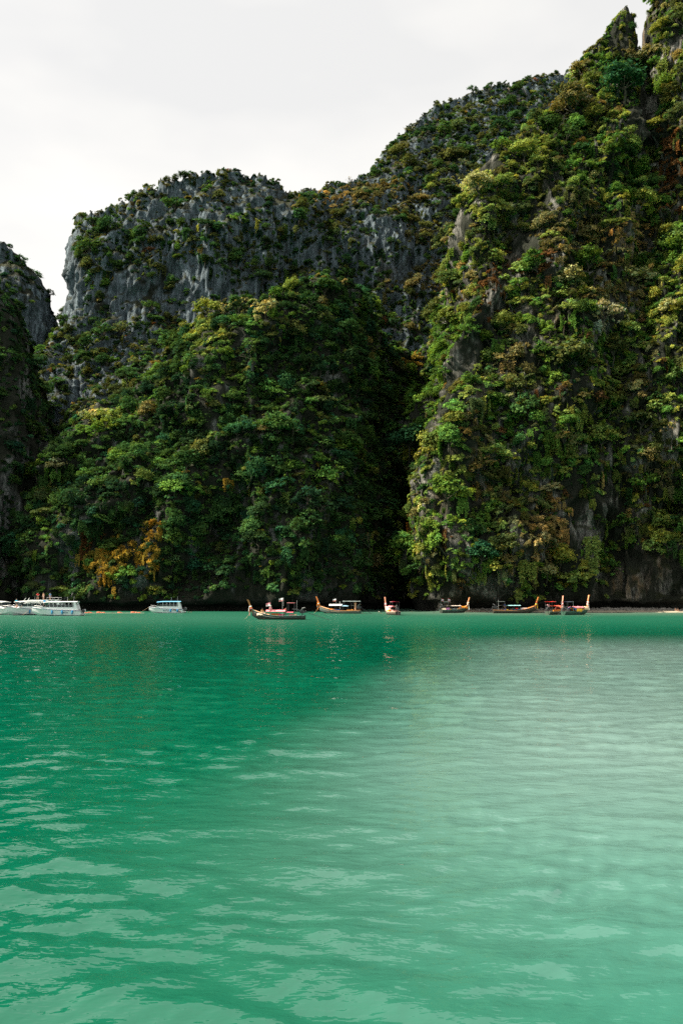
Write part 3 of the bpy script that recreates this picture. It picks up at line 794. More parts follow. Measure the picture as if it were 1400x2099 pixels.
TREES = []
TREE_SET = {'A': (17000, (1.6, 4.0), 7, 1.0, 0.82), 'B': (14000, (1.6, 3.9), 9, 0.9, 0.9), 'C': (15000, (2.0, 5.0), 8, 0.62, 0.68), 'D': (1300, (3.2, 6.5), 8, 0.6, 0.5), 'E': (2200, (3.2, 6.5), 9, 0.5, 0.85)}
WHERE = {'A': 'right cliff', 'B': 'middle knoll', 'C': 'back cliff', 'D': 'far left cliff', 'E': 'shaded left slope'}
for key, (nc, sp, mz, bp_, bc) in TREE_SET.items():
    P, Nn, px, py, dep = plant_set(key, nc, sp, mz, bp_, 3.5, bc)
    tints = pick_tints(key, P, px, py)
    for i in range(len(P)):
        t = tints[i]; r = float(np.clip(RNG.lognormal(0.0, 0.46), 0.42, 2.5)) * (1.68 if key != 'C' else 1.8)
        if t in ('rust', 'gold', 'straw'): kind = 'dry' if RNG.random() < 0.6 else 'loose'; r *= 0.8
        else: kind = ('round', 'tall', 'loose', 'tall', 'round', 'loose', 'loose', 'dry', 'umbrella')[int(RNG.integers(9))]
        if key == 'C' and py[i] < np.interp(px[i], (130, 300, 430, 560, 640, 720, 830, 950, 1130), (470, 430, 390, 395, 410, 385, 300, 230, 185)): r *= 0.7
        if RNG.random() < 0.025: kind = 'bare'
        sz = r * (0.85 + 0.35 * float(RNG.random()))
        TREES.append(dict(key=key, p=P[i] + Nn[i] * (0.15 * r) - np.array([0, 0, 0.38 * r]), n=Nn[i], px=px[i], py=py[i], dep=dep[i], r=r, kind=kind, var=int(RNG.integers(4)), tn=t,
                          tint=jitter(PAL[t]), rot=tuple(lean_euler(Nn[i] + RNG.normal(size=3) * 0.35, 0.26, float(RNG.uniform(0, 6.28)))), scl=(r * float(RNG.uniform(0.75, 1.3)), r * float(RNG.uniform(0.75, 1.3)), sz)))
SHRUBS = {}
SHRUB_SET = {'A': (60000, (0.9, 1.9), 3.2, 1.15, 0.94), 'B': (44000, (0.9, 2.0), 3.2, 1.0, 0.98), 'C': (50000, (1.0, 2.2), 3, 0.66, 0.64), 'D': (7000, (1.2, 2.4), 3, 0.7, 0.48), 'E': (12000, (1.3, 2.5), 4.5, 0.6, 0.9)}
for key, (nc, sp, mz, bp_, bc) in SHRUB_SET.items():
    P, Nn, px, py, dep = plant_set(key, nc, sp, mz, bp_, 1.2, bc)
    tints = pick_tints(key, P, px, py); L = []
    for i in range(len(P)):
        t = tints[i]; r = float(np.clip(RNG.lognormal(0.0, 0.38), 0.45, 2.2)) * 1.03
        steep = Nn[i][2] < 0.35; out_az = math.atan2(Nn[i][0], -Nn[i][1])
        u = RNG.random()
        if t in ('rust', 'straw', 'gold') and u < 0.75: kind = 'dry' if u < 0.45 else 'vine'
        elif steep and u < 0.36 and P[i][2] > 10: kind = 'vine'
        else: kind = 'shrub' if u < 0.76 else 'dry' if u < 0.86 else 'tuft'
        if kind == 'vine':
            rot = (0, 0, out_az); s = (r * 1.1, r * 1.1, r * float(RNG.uniform(0.8, 1.35)))
        else:
            rot = tuple(lean_euler(Nn[i], 0.45, float(RNG.uniform(0, 6.28)))); s = (r, r, r * float(RNG.uniform(0.7, 1.15)))
        L.append(dict(p=P[i], rot=rot, scl=s, kind=kind, var=int(RNG.integers(4)), tint=jitter(PAL[t], 0.32)))
    SHRUBS[key] = L
    scatter('undergrowth', 'dense shrubs and hanging vines covering the ' + WHERE[key], L)
print('TREES', len(TREES), {k: len(v) for k, v in SHRUBS.items()})
# the largest in view stand as trees of their own, the rest are the forest mass
def put_tree(t, name, label, group):
    o = thing(name, label, 'tree', tuple(t['p']), 0.0, group); o.rotation_euler = t['rot']; o.scale = t['scl']
    cm, tm, _ = PROTOS[t['kind']][t['var'] % len(PROTOS[t['kind']])]
    put('trunk', tm, o)
    cr = put('crown', cm, o); cr['leaf_tint'] = [float(x) for x in t['tint']]
    return o

# ------------------------------------------------------------------ single trees
EYE = EYES[0]
def hit(px, py):
    d = ray(px, py).normalized(); h = bvh.ray_cast(EYE, d, 900)
    return (h[0], h[1]) if h[0] is not None else (None, None)
SPECIAL = [
 (1155, 566, 74, 'round', 'pale', 'round pale yellow tree standing alone halfway up the right cliff', 'the pale yellow tree'),
 (1300, 572, 64, 'loose', 'pale', 'pale whitish green tree clinging to the dark right part of the cliff', 'the whitish green tree'),
 (1245, 640, 66, 'loose', 'white', 'sparse tree covered in white blossom on the right cliff', 'the white blossom tree'),
 (1212, 540, 66, 'round', 'bright', 'bright green round tree just right of the pale yellow tree', 'the bright round tree'),
 (970, 1126, 66, 'round', 'teal', 'round bluish green tree low on the right cliff above the longtail with two flags', 'the round bluish green tree'),
 (918, 1000, 88, 'loose', 'bright', 'wide bright green feathery tree low at the left end of the right cliff', 'the feathery bright tree'),
 (848, 890, 72, 'round', 'teal', 'large bluish green tree leaning out over the dark ravine', 'the ravine tree'),
 (1226, 888, 66, 'round', 'lime', 'yellow green domed tree right of centre on the right cliff', 'the domed yellow green tree'),
 (1196, 736, 110, 'round', 'olive', 'broad olive green tree below the pale yellow tree on the right cliff', 'the broad olive tree'),
 (1305, 860, 66, 'umbrella', 'olive', 'flat topped olive tree near the right edge of the picture', 'the flat olive tree'),
 (1386, 880, 60, 'bare', 'straw', 'leafless grey branching tree at the right edge of the picture', 'the leafless grey tree'),
 (748, 1108, 52, 'bare', 'khaki', 'leafless brown tree low beside the dark ravine', 'the leafless brown tree'),
 (768, 1158, 44, 'tall', 'khaki', 'slim brownish olive tree standing just above the water beside the ravine', 'the slim olive tree'),
 (662, 582, 62, 'umbrella', 'mid', 'broad green tree crowning the top of the middle knoll', 'the knoll top tree'),
 (1165, 226, 84, 'round', 'khaki', 'brownish olive domed tree high on the right cliff under the rock spire', 'the high brownish tree'),
 (985, 385, 66, 'round', 'pale', 'pale yellow green tree on the left shoulder of the right cliff', 'the pale shoulder tree'),
 (1075, 318, 60, 'round', 'lime', 'yellow green tree on the upper ridge of the right cliff', 'the upper ridge tree'),
 (122, 1206, 40, 'umbrella', 'lime', 'small yellow green tree overhanging the water behind the white speedboats', 'the tree over the speedboats'),
 (325, 1206, 36, 'round', 'lime', 'small yellow green tree above the speedboat with the blue roof', 'the tree over the blue roofed speedboat'),
 (600, 1210, 30, 'loose', 'lime', 'tiny lime green tree above the longtail with the pink awning', 'the tree over the pink awning'),
 (1050, 1112, 62, 'round', 'olive', 'domed olive tree on the dry yellow slope of the right cliff', 'the domed olive tree'),
 (1110, 1166, 40, 'round', 'pale', 'small pale yellow tree just above the red awning longtail', 'the small pale tree'),
 (1382, 1075, 54, 'umbrella', 'mid', 'green flat topped tree jutting out at the right edge above pale rock', 'the jutting green tree'),
 (1282, 168, 84, 'round', 'teal', 'dark bluish green tree high at the right under the rock notch', 'the high dark tree'),
 (1330, 985, 66, 'loose', 'bright', 'bright green spreading tree near the right edge above streaked rock', 'the spreading bright tree'),
 (200, 852, 72, 'loose', 'lime', 'yellow green tree topping the left spur of the middle knoll', 'the left spur tree'),
 (1240, 712, 60, 'tall', 'olive', 'upright olive tree below the white blossom tree', 'the upright olive tree'),
 (800, 1150, 60, 'tall', 'bright', 'upright bright green tree at the foot of the dark ravine', 'the ravine foot tree'),
 (838, 1110, 64, 'round', 'bright', 'leafy bright green tree at the left foot of the right cliff', 'the cliff foot tree'),
 (820, 1195, 44, 'loose', 'mid', 'low green tree just above the water in the ravine mouth', 'the ravine mouth tree'),
]
special_p = []
for (px, py, w, kind, tn, label, short) in SPECIAL:
    h, nn = hit(px, py + 0.15 * w)
    if h is None: continue
    if nn.dot(EYE - h) < 0: nn = -nn
    dep = float(project(np.array(h))[2][0]); r = w * 0.5 * dep / FPX
    o_up = 0.72 * r
    t = dict(p=np.array(h) + np.array(nn) * 0.5 * r - np.array([0, 0, o_up]), r=r, kind=kind, var=len(special_p), tint=[x * 1.1 for x in PAL[tn]], rot=tuple(lean_euler(nn, 0.08, px * 0.1)), scl=(r, r, r))
    put_tree(t, 'tree', label, 'trees on the right cliff' if px > 830 else 'trees on the middle knoll')
    special_p.append((px, py, w, short, t['p']))
rest = []
for t in TREES:
    if any((t['px'] - s[0]) ** 2 + (t['py'] - s[1]) ** 2 < (0.55 * s[2]) ** 2 for s in special_p): continue
    if zone_hit(t['px'], t['py'], (1262, 50, 66, 70)) < 1 or zone_hit(t['px'], t['py'], (1322, 55, 30, 70)) < 1: continue
    t['show'] = t['r'] / t['dep'] if (8 < t['px'] < 1392 and t['py'] > 10 and seen(t['p'] + t['n'] * 0.8 * t['r'] + np.array([0, 0, 0.7 * t['r']]), EYE)) else -1
    rest.append(t)
rest.sort(key=lambda t: -t['show'])
single = [t for t in rest[:300 - len(special_p)] if t['show'] > 0]
MARKS = [(s[0], s[1], s[3]) for s in special_p] + [
 (230, 1150, 'the golden vines'), (860, 1215, 'the ravine mouth'), (1085, 690, 'the bare rock in mid cliff'), (1240, 1060, 'the white streaked rock'), (1340, 1170, 'the pale ochre rock'),
 (1275, 30, 'the rock spire'), (480, 690, 'the small rock on the knoll'), (60, 900, 'the dark left gully'), (340, 1240, 'the blue roofed speedboat'), (570, 1240, 'the pink awning longtail'),
 (695, 1240, 'the blue and white longtail'), (450, 420, 'the grey rock crest'), (235, 620, 'the grey rock wall at left'), (780, 470, 'the grey rock band'), (1130, 145, 'the skyline saddle'),
 (430, 900, 'the middle of the knoll'), (600, 900, 'the middle of the knoll'), (600, 1060, 'the lower face of the knoll'), (420, 1060, 'the lower face of the knoll')]
byl = {}
for t in single:
    py_c = t['py'] - 0.9 * t['r'] / t['dep'] * FPX
    m = min(MARKS, key=lambda q: (q[0] - t['px']) ** 2 + (q[1] - py_c) ** 2)
    dx, dy = t['px'] - m[0], py_c - m[1]
    rel = ('right of' if dx > 0 else 'left of') if abs(dx) > abs(dy) else ('below' if dy > 0 else 'above')
    t['base'] = (TINT_WORDS[t['tn']], {'bare': 'leafless tree', 'dry': 'feathery bush', 'umbrella': 'flat crowned tree', 'tall': 'upright tree', 'round': 'rounded tree', 'loose': 'spreading tree'}[t['kind']], rel, m[2])
    byl.setdefault(t['base'], []).append(t)
ORD = ['highest', 'second highest', 'third highest', 'fourth highest', 'fifth highest', 'sixth highest', 'seventh highest', 'eighth highest']
for b, L in byl.items():
    L.sort(key=lambda t: t['py'])
    for i, t in enumerate(L):
        lab = '%s %s %s %s' % b
        if len(L) == 2: lab = ('upper ' if i == 0 else 'lower ') + lab
        elif len(L) > 2: lab = (ORD[i] if i < len(L) - 1 else 'lowest') + ' ' + lab
        g = {'A': 'trees on the right cliff', 'B': 'trees on the middle knoll', 'C': 'trees on the back cliff', 'D': 'trees on the far left cliff', 'E': 'trees on the shaded left slope'}[t['key']]
        put_tree(t, 'bush' if t['kind'] == 'dry' else 'tree', lab, g)
ids = set(id(t) for t in single)
for key in 'ABCDE':
    scatter('forest', 'dense mass of jungle trees growing on the ' + WHERE[key], [t for t in rest if t['key'] == key and id(t) not in ids])

# golden hanging vines low on the knoll
gold = []
for (cx, cy, rx, ry, n) in ((232, 1150, 24, 40, 46), (305, 1135, 20, 42, 40), (182, 1150, 20, 12, 12), (1125, 1090, 34, 60, 46)):
    for k in range(n):
        h, nn = hit(cx + random.gauss(0, rx * 0.6), cy + random.gauss(0, ry * 0.6))
        if h is None: continue
        if nn.dot(EYE - h) < 0: nn = -nn
        r = random.uniform(0.7, 1.5); c = PAL['gold'] if cx < 600 else PAL['straw']
        kd = random.choice(('vine', 'dry', 'dry', 'shrub'))
        gold.append(dict(p=np.array(h) + np.array(nn) * 0.9, rot=(0, 0, math.atan2(nn.x, -nn.y)) if kd == 'vine' else tuple(lean_euler(nn, 0.4, random.random() * 6)), scl=(r, r, r * 1.3), kind=kd, var=k, tint=jitter(c, 0.25)))
scatter('dry_vines', 'golden dry vines and grass hanging in patches low on the slopes', gold)

# ================================================================== BEACH
sand_m = simple_mat('sand', (0.36, 0.31, 0.235), 0.95, 0.12, 0.8, 0.1)
bv, bf = [], []
xs = np.linspace(905, 1560, 90)
for i, px in enumerate(xs):
    w = 2.2 + 1.6 * float(noise3(np.array([[px * 0.012, 3.0, 0]]))[0]) + (1.2 if px > 1180 else 0)
    w = max(0.4, w) * float(sstep(900, 960, px))
    yb = 213.5 if px < 1100 else 212.5
    for j, (dy, z) in enumerate(((-w - 5.5, -0.55), (-w - 2.0, -0.05), (-w - 1.0, 0.10), (-w * 0.3, 0.45), (3.0, 0.75), (7.0, 0.9))):
        bv.append(at_z(px, z + 0.05 * random.gauss(0, 1) * (j > 1), yb + dy))
    if i:
        for j in range(5): a = (i - 1) * 6 + j; bf.append((a, a + 6, a + 7, a + 1))
beach = MB().add(bv, bf).build('beach', sand_m, None, True)
tag(beach, 'narrow strip of pale sand at the foot of the right cliff', None, None, 'structure')
st_m = simple_mat('beach_stone', (0.20, 0.185, 0.165), 0.9, 0.4, 1.5, 0.1)
stones = MB()
for k in range(520):
    px = random.choice((random.uniform(1200, 1420), random.uniform(1200, 1420), random.uniform(1000, 1220), random.uniform(920, 1200)))
    y = 212.5 + random.uniform(-1.6, 2.5); r = random.uniform(0.12, 0.55) * (1.3 if px > 1230 else 0.8)
    p = at_z(px, 0.45 + 0.10 * (y - 211), y)
    stones.ball(p, r, 6, 3, (random.uniform(0.8, 1.5), random.uniform(0.7, 1.2), random.uniform(0.5, 0.9)))
so = stones.build('beach_stones', st_m); tag(so, 'dark stones strewn along the sand under the right cliff', None, None, 'stuff')

# ================================================================== PEOPLE
SKIN = simple_mat('skin', (0.42, 0.24, 0.16), 0.6, 0.08)
SKIN2 = simple_mat('skin_tanned', (0.28, 0.15, 0.09), 0.6, 0.08)
HAIR = simple_mat('hair', (0.03, 0.02, 0.015), 0.7, 0.2)
POSES = {
 'stand': dict(pelvis=(0, 0, .94), chest=(0, .02, 1.28), neck=(0, .02, 1.46), head=(0, -.01, 1.58), top=(0, -.01, 1.70), sh=.19, elb=(.27, .03, 1.14), wr=(.28, -.08, .90), hd=(.28, -.12, .80), hip=.10, kn=(.12, -.02, .50), an=(.12, .03, .08), to=(.13, -.16, .03)),
 'akimbo': dict(pelvis=(0, 0, .94), chest=(0, .02, 1.28), neck=(0, .02, 1.46), head=(.02, -.01, 1.58), top=(.02, -.02, 1.70), sh=.19, elb=(.42, .10, 1.18), wr=(.22, -.04, 1.02), hd=(.16, -.06, .97), hip=.10, kn=(.15, -.03, .50), an=(.17, .03, .08), to=(.20, -.16, .03)),
 'sit': dict(pelvis=(0, .05, .12), chest=(0, .02, .46), neck=(0, -.02, .64), head=(0, -.06, .76), top=(0, -.07, .88), sh=.19, elb=(.28, -.10, .34), wr=(.20, -.32, .28), hd=(.16, -.40, .27), hip=.10, kn=(.14, -.38, .36), an=(.13, -.56, .03), to=(.14, -.72, .02)),
 'stoop': dict(pelvis=(0, .12, .90), chest=(0, -.16, 1.14), neck=(0, -.30, 1.24), head=(0, -.39, 1.32), top=(0, -.46, 1.42), sh=.19, elb=(.26, -.30, .92), wr=(.20, -.48, .74), hd=(.18, -.54, .66), hip=.10, kn=(.13, -.06, .50), an=(.13, .05, .08), to=(.14, -.14, .03)),
 'swim': dict(pelvis=(0, .25, -.62), chest=(0, .06, -.22), neck=(0, 0, -.03), head=(0, -.03, .09), top=(0, -.04, .21), sh=.19, elb=(.34, -.16, -.12), wr=(.30, -.42, -.04), hd=(.27, -.52, -.03), hip=.10, kn=(.13, .34, -1.0), an=(.13, .62, -1.25), to=(.14, .70, -1.36)),
}
_pm = {}
def skin_mesh(name, nodes, edges, root, mat, lev=1):
    me = bpy.data.meshes.new(name); me.from_pydata([n[0] for n in nodes], edges, [])
    ob = bpy.data.objects.new(name, me); col.objects.link(ob)
    ob.modifiers.new('s', 'SKIN'); sv = me.skin_vertices[0].data
    for i, n in enumerate(nodes): sv[i].radius = n[1] if isinstance(n[1], tuple) else (n[1], n[1])
    sv[root].use_root = True
    ss = ob.modifiers.new('d', 'SUBSURF'); ss.levels = ss.render_levels = lev
    out = bpy.data.meshes.new_from_object(ob.evaluated_get(bpy.context.evaluated_depsgraph_get()))
    bpy.data.objects.remove(ob); out.name = name; out.materials.clear(); out.materials.append(mat)
    out.polygons.foreach_set('use_smooth', [True] * len(out.polygons))
    return out
def pose_meshes(pose, skin):
    k = (pose, skin.name)
    if k in _pm: return _pm[k]
    q = POSES[pose]; P, C, N, H, T = q['pelvis'], q['chest'], q['neck'], q['head'], q['top']
    def mx(p, s): return (p[0] * s, p[1], p[2])
    nodes = [(P, (.15, .115)), (C, (.165, .12)), (N, .058), (H, (.085, .10)), (T, (.065, .08))]; edges = [(0, 1), (1, 2), (2, 3), (3, 4)]
    cl_s = [(P, (.165, .13)), (C, (.185, .14)), (tuple(a + (b - a) * .8 for a, b in zip(C, N)), (.10, .09))]; ce = [(0, 1), (1, 2)]
    sh_n = [((P[0], P[1], P[2] + .06), (.165, .13)), (P, (.17, .135))]; se = [(0, 1)]
    for s in (1, -1):
        b = len(nodes); shp = (C[0] + s * q['sh'], C[1] + (N[1] - C[1]) * .3, C[2] + (N[2] - C[2]) * .45)
        nodes += [(shp, .062), (mx(q['elb'], s), .043), (mx(q['wr'], s), .032), (mx(q['hd'], s), (.042, .026))]
        edges += [(1, b), (b, b + 1), (b + 1, b + 2), (b + 2, b + 3)]
        hd = Vector(mx(q['hd'], s)); wd = (hd - Vector(mx(q['wr'], s))).normalized(); side = wd.cross(Vector((0, 0, 1)) if abs(wd.z) < .8 else Vector((1, 0, 0))).normalized()
        for f in range(4):                                           # four fingers and a thumb
            fb = len(nodes); nodes.append((tuple(hd + side * (f - 1.5) * .021 + wd * (.075, .088, .082, .066)[f]), .0085)); edges.append((b + 3, fb))
        fb = len(nodes); nodes.append((tuple(hd - wd * .03 + side * .062), .0095)); edges.append((b + 3, fb))
        c = len(nodes); hp = (P[0] + s * q['hip'], P[1], P[2] - .06)
        nodes += [(hp, .09), (mx(q['kn'], s), .06), (mx(q['an'], s), .04), (mx(q['to'], s), (.042, .03))]
        edges += [(0, c), (c, c + 1), (c + 1, c + 2), (c + 2, c + 3)]
        cb = len(cl_s); e = mx(q['elb'], s); cl_s += [(shp, .078), (tuple(a + (d - a) * .6 for a, d in zip(shp, e)), .06)]; ce += [(1, cb), (cb, cb + 1)]
        sb = len(sh_n); kk = mx(q['kn'], s); sh_n += [(hp, .105), (tuple(a + (d - a) * .62 for a, d in zip(hp, kk)), .088)]; se += [(1, sb), (sb, sb + 1)]
    body = skin_mesh('body', nodes, edges, 0, skin); shirt = skin_mesh('shirt', cl_s, ce, 0, skin); shorts = skin_mesh('shorts', sh_n, se, 1, skin)
    hv = MB(); hc = Vector(H).lerp(Vector(T), .62) + Vector((0, .015, .012)); hv.ball(hc, .112, 10, 6, (.88, 1.0, .86)); hair = hv.mesh('hair', HAIR, True)
    fv = MB(); fc = Vector(H) + Vector((0, -.10, .02))
    fv.ball(fc + Vector((0, -.012, -.005)), .017, 6, 4, (.8, 1.2, 1.4))
    for s in (1, -1): fv.ball(Vector(H) + Vector((s * .092, 0, .01)), .024, 6, 4, (.5, .8, 1.3))
    nose = fv.mesh('nose_and_ears', skin, True)
    ev = MB()
    for s in (1, -1): ev.ball(fc + Vector((s * .034, .006, .022)), .010, 6, 4)
    ev.box(fc.x - .024, fc.x + .024, fc.y - .006, fc.y + .012, fc.z - .058, fc.z - .050)
    eyes = ev.mesh('eyes_and_mouth', HAIR)
    _pm[k] = (body, shirt, shorts, hair, nose, eyes); return _pm[k]
def person(label, loc, rz, pose='stand', shirt=None, shorts=None, hat=None, vest=None, skin=None, group=None):
    o = thing('person', label, 'person', loc, rz, group); sk = skin or SKIN
    b, s, h, hr, fc, ey = pose_meshes(pose, sk)
    body = put('body', b, o); put('face', fc, body); put('eyes', ey, body)
    def cloth(nm, me, c):
        mn = nm + '_%.2f_%.2f_%.2f' % c; k = (mn, pose)
        if k not in _pm: m2 = me.copy(); m2.materials.clear(); m2.materials.append(M(mn, c, 0.85, 0.12)); _pm[k] = m2
        put(nm, _pm[k], o)
    if shirt or vest: cloth('life_jacket' if vest else 'shirt', s, vest or shirt)
    if shorts: cloth('shorts', h, shorts)
    if hat:
        q = POSES[pose]; t = Vector(q['head']).lerp(Vector(q['top']), .7); mb = MB(); mb.ball(t + Vector((0, 0, .03)), .115, 10, 5, (1, 1, .8)); mb.tube([t + Vector((0, 0, -.005)), t + Vector((0, 0, .012))], .19, 12)
        mb.build('hat', M('hat_%.2f_%.2f_%.2f' % hat, hat, 0.85), o)
    else: put('hair', hr, o)
    return o

# ================================================================== LONGTAIL BOATS
WOOD_D = simple_mat('dark_hull_planks', (0.045, 0.035, 0.025), 0.5, 0.35, 3.0, 0.4)
WOOD_O = simple_mat('varnished_wood', (0.42, 0.16, 0.045), 0.4, 0.3, 4.0, 0.5)
WOOD_P = simple_mat('pale_planks', (0.40, 0.25, 0.13), 0.6, 0.3, 4.0, 0.3)
METAL_D = simple_mat('engine_metal', (0.05, 0.05, 0.055), 0.45, 0.4, 8.0, 0.5, 0.4)
METAL_P = simple_mat('pale_metal', (0.45, 0.45, 0.45), 0.35, 0.25, 8.0, 0.5, 0.6)
def cm(c): return M('paint_%.2f_%.2f_%.2f' % c, c, 0.55, 0.16, 5.0)
def clothm(c): return M('cloth_%.2f_%.2f_%.2f' % c, c, 0.9, 0.2, 7.0, 0.1)
def sheer(t): return 0.62 + 0.18 * (1 - t) ** 2 + 1.25 * max(0, t - 0.35) ** 2.2 / 0.65 ** 2.2
def hull_rings(L, B, inner=0.0):
    R = []
    for i in range(25):
        t = i / 24; x = -L / 2 + L * t
        hb = B / 2 * (0.62 + 0.38 * math.sin(min(1, t / 0.42) * math.pi / 2)) * (1 if t < 0.45 else max(0.045, math.cos((t - 0.45) / 0.55 * math.pi / 2) ** 0.75)) - inner
        hb = max(hb, 0.03)
        zk = -0.32 + 0.15 * (1 - t) ** 3 + 1.05 * max(0, t - 0.72) ** 1.8 / 0.28 ** 1.8 + inner * 1.2
        zg = sheer(t) + (0.002 if inner else 0); zk = min(zk, zg - 0.12)
        half = [(1.0, 1.0), (0.97, 0.72), (0.86, 0.42), (0.58, 0.14), (0.0, 0.0)]
        ring = [(x, hb * a, zk + (zg - zk) * b) for a, b in half] + [(x, -hb * a, zk + (zg - zk) * b) for a, b in half[-2::-1]]
        R.append(ring)
    return R
def awning(x0, x1, z, w, crown=0.22, sag=0.05, n=7, thick=0.035):
    mb = MB(); rings = []
    for i in range(9):
        x = x0 + (x1 - x0) * i / 8; up = [(x, w / 2 * (2 * k / n - 1), z + crown * (1 - (2 * k / n - 1) ** 2) - sag * math.sin(i / 8 * math.pi * 3) ** 2) for k in range(n + 1)]
        rings.append(up + [(p[0], p[1], p[2] - thick) for p in up[::-1]])
    return mb.loft(rings, True, True)
def longtail(label, loc, rz, L=10.5, B=1.9, hull=(0.03, 0.035, 0.03), trim=(0.45, 0.18, 0.05), prow=WOOD_O, prow_h=3.9, ribbons=((0.85, 0.30, 0.06), (0.85, 0.8, 0.75), (0.8, 0.35, 0.4)),
             awnings=(), poles=(), tarps=(), flags=(), crates=(), tail=4.6, tail_dir=0.0, foredeck=(0.42, 0.25, 0.13), scale=1.0, tail_z=-0.25):
    o = thing('longtail_boat', label, 'longtail boat', loc, rz, 'longtail boats moored along the cliff'); o.scale = (scale,) * 3
    h = MB(); outer = hull_rings(L, B); inner = hull_rings(L - 0.1, B, 0.07); n = len(outer[0])
    h.loft(outer, False); h.loft([r[::-1] for r in inner], False)
    h.add(outer[0], [tuple(range(n))]); h.add(outer[-1], [tuple(range(n - 1, -1, -1))])
    hullo = h.build('hull', cm(hull), o, True)
    for s in (1, -1):
        MB().tube([(r[0][0], s * r[0][1], r[0][2]) for r in outer], 0.055, 5).build('gunwale', cm(trim), o)
        MB().tube([(r[1][0], s * (r[1][1] + 0.01), r[1][2]) for r in outer[:24]], 0.03, 4).build('rub_rail', cm(tuple(min(1, 0.5 * a + 0.1) for a in trim)), hullo)
    for k in range(1, 15):                                             # floor boards and thwarts
        t = 0.1 + 0.05 * k; i = int(t * 24); hb = inner[i][0][1] * 0.86
        MB().box(inner[i][0][0] - 0.2, inner[i][0][0] + 0.2, -hb, hb, 0.14, 0.18).build('floor_board', WOOD_P, hullo)
    for t in (0.22, 0.36, 0.5, 0.64):
        i = int(t * 24); hb = inner[i][0][1] * 0.97; zz = sheer(t) - 0.16
        MB().box(inner[i][0][0] - 0.14, inner[i][0][0] + 0.14, -hb, hb, zz, zz + 0.05).build('thwart', WOOD_P, o)
    fd = MB(); rr = []
    for i in range(16, 25):
        r = inner[i]; rr.append([(r[0][0], r[0][1], r[0][2] + 0.01), (r[0][0], 0, r[0][2] + 0.10), (r[0][0], -r[0][1], r[0][2] + 0.01), (r[0][0], 0, r[0][2] - 0.05)])
    fd.loft(rr, True, True).build('foredeck', cm(foredeck), o)
    # stem post: the tall curved prow board
    zt = sheer(1.0); pr = MB(); rings = []
    for i in range(11):
        u = i / 10; x = L / 2 - 0.25 + 0.75 * u ** 0.8 + 0.35 * u * u; z = zt - 0.75 + (prow_h - zt + 0.75) * u
        w = 0.16 + 0.10 * u ** 2; d = 0.34 - 0.10 * u + 0.08 * u ** 3
        rings.append([(x - d / 2, -w / 2, z), (x + d / 2, -w / 2, z + 0.03), (x + d / 2, w / 2, z + 0.03), (x - d / 2, w / 2, z)])
    pw = pr.loft(rings, True, True).build('prow', prow, o)
    for k, c in enumerate(ribbons):
        u = 0.36 + 0.075 * k; x = L / 2 - 0.25 + 0.75 * u ** 0.8 + 0.35 * u * u; z = zt - 0.75 + (prow_h - zt + 0.75) * u
        rb = MB(); rb.tube([(x, 0, z - 0.10), (x + 0.02, 0, z), (x + 0.04, 0, z + 0.10)], [0.20, 0.27, 0.19], 9)
        r_ = rb.build('ribbon', clothm(c), o)
        tl = MB(); y0 = 0.10 * (k - 1)
        rings = [[(x + 0.24 + 0.02 * j, y0 - 0.09, z - 0.22 * j), (x + 0.30 + 0.02 * j, y0, z - 0.22 * j), (x + 0.24 + 0.02 * j, y0 + 0.09, z - 0.22 * j), (x + 0.21 + 0.02 * j, y0, z - 0.22 * j)] for j in range(5 + (k == 0) * 2)]
        tl.loft(rings, True, True).build('ribbon_tail', clothm(c), r_)
    for (x0, x1, z, w, c, cr) in awnings:
        a = awning(x0, x1, z, w, cr).build('awning', clothm(c), o)
        for px_ in ((x0 + 0.1, x1 - 0.1) if x1 - x0 < 3 else (x0 + 0.1, (x0 + x1) / 2, x1 - 0.1)):
            for s in (1, -1): MB().tube([(px_, s * (w / 2 - 0.06), 0.5), (px_, s * (w / 2 - 0.06), z)], 0.028, 5).build('awning_post', METAL_D, o)
        for s in (1, -1): MB().tube([(x0, s * w / 2, z - 0.02), (x1, s * w / 2, z - 0.02)], 0.03, 5).build('awning_rail', clothm(tuple(min(1, 0.6 * q + 0.25) for q in c)), a)
    for (x, y, z0, z1, r) in poles: MB().tube([(x, y, z0), (x, y, z1)], r, 5).build('pole', METAL_P, o)
    for (x0, x1, z, w, c, drop) in tarps:                               # cloths draped over the load
        mb = MB(); rings = []
        for i in range(8):
            x = x0 + (x1 - x0) * i / 7; e = 0.07 * math.sin(i * 2.1)
            up = [(x, -w / 2 - 0.05, z - drop + e), (x, -w / 2, z - 0.1 + e), (x, -w * 0.2, z + 0.12), (x, w * 0.2, z + 0.15 - e), (x, w / 2, z - 0.08), (x, w / 2 + 0.05, z - drop - e)]
            rings.append(up + [(p[0], p[1] * 0.94, p[2] - 0.05) for p in up[::-1]])
        mb.loft(rings, True, True).build('tarpaulin', clothm(c), o, True)
    for (x, y, z, cols) in flags:
        f = MB().tube([(x, y, z - 0.9), (x, y, z + 0.62)], 0.02, 5).build('flagpole', METAL_P, o)
        for j, c in enumerate(cols):
            z0 = z + 0.6 - 0.6 * j / len(cols); z1 = z + 0.6 - 0.6 * (j + 1) / len(cols)
            rings = [[(x + 0.85 * i / 6, y + 0.09 * math.sin(i * 1.3) + dy, zz - 0.03 * i) for dy, zz in ((-.008, z0), (.008, z0), (.008, z1 + 0.002), (-.008, z1 + 0.002))] for i in range(7)]
            MB().loft(rings, True, True).build('flag_stripe', clothm(c), f)
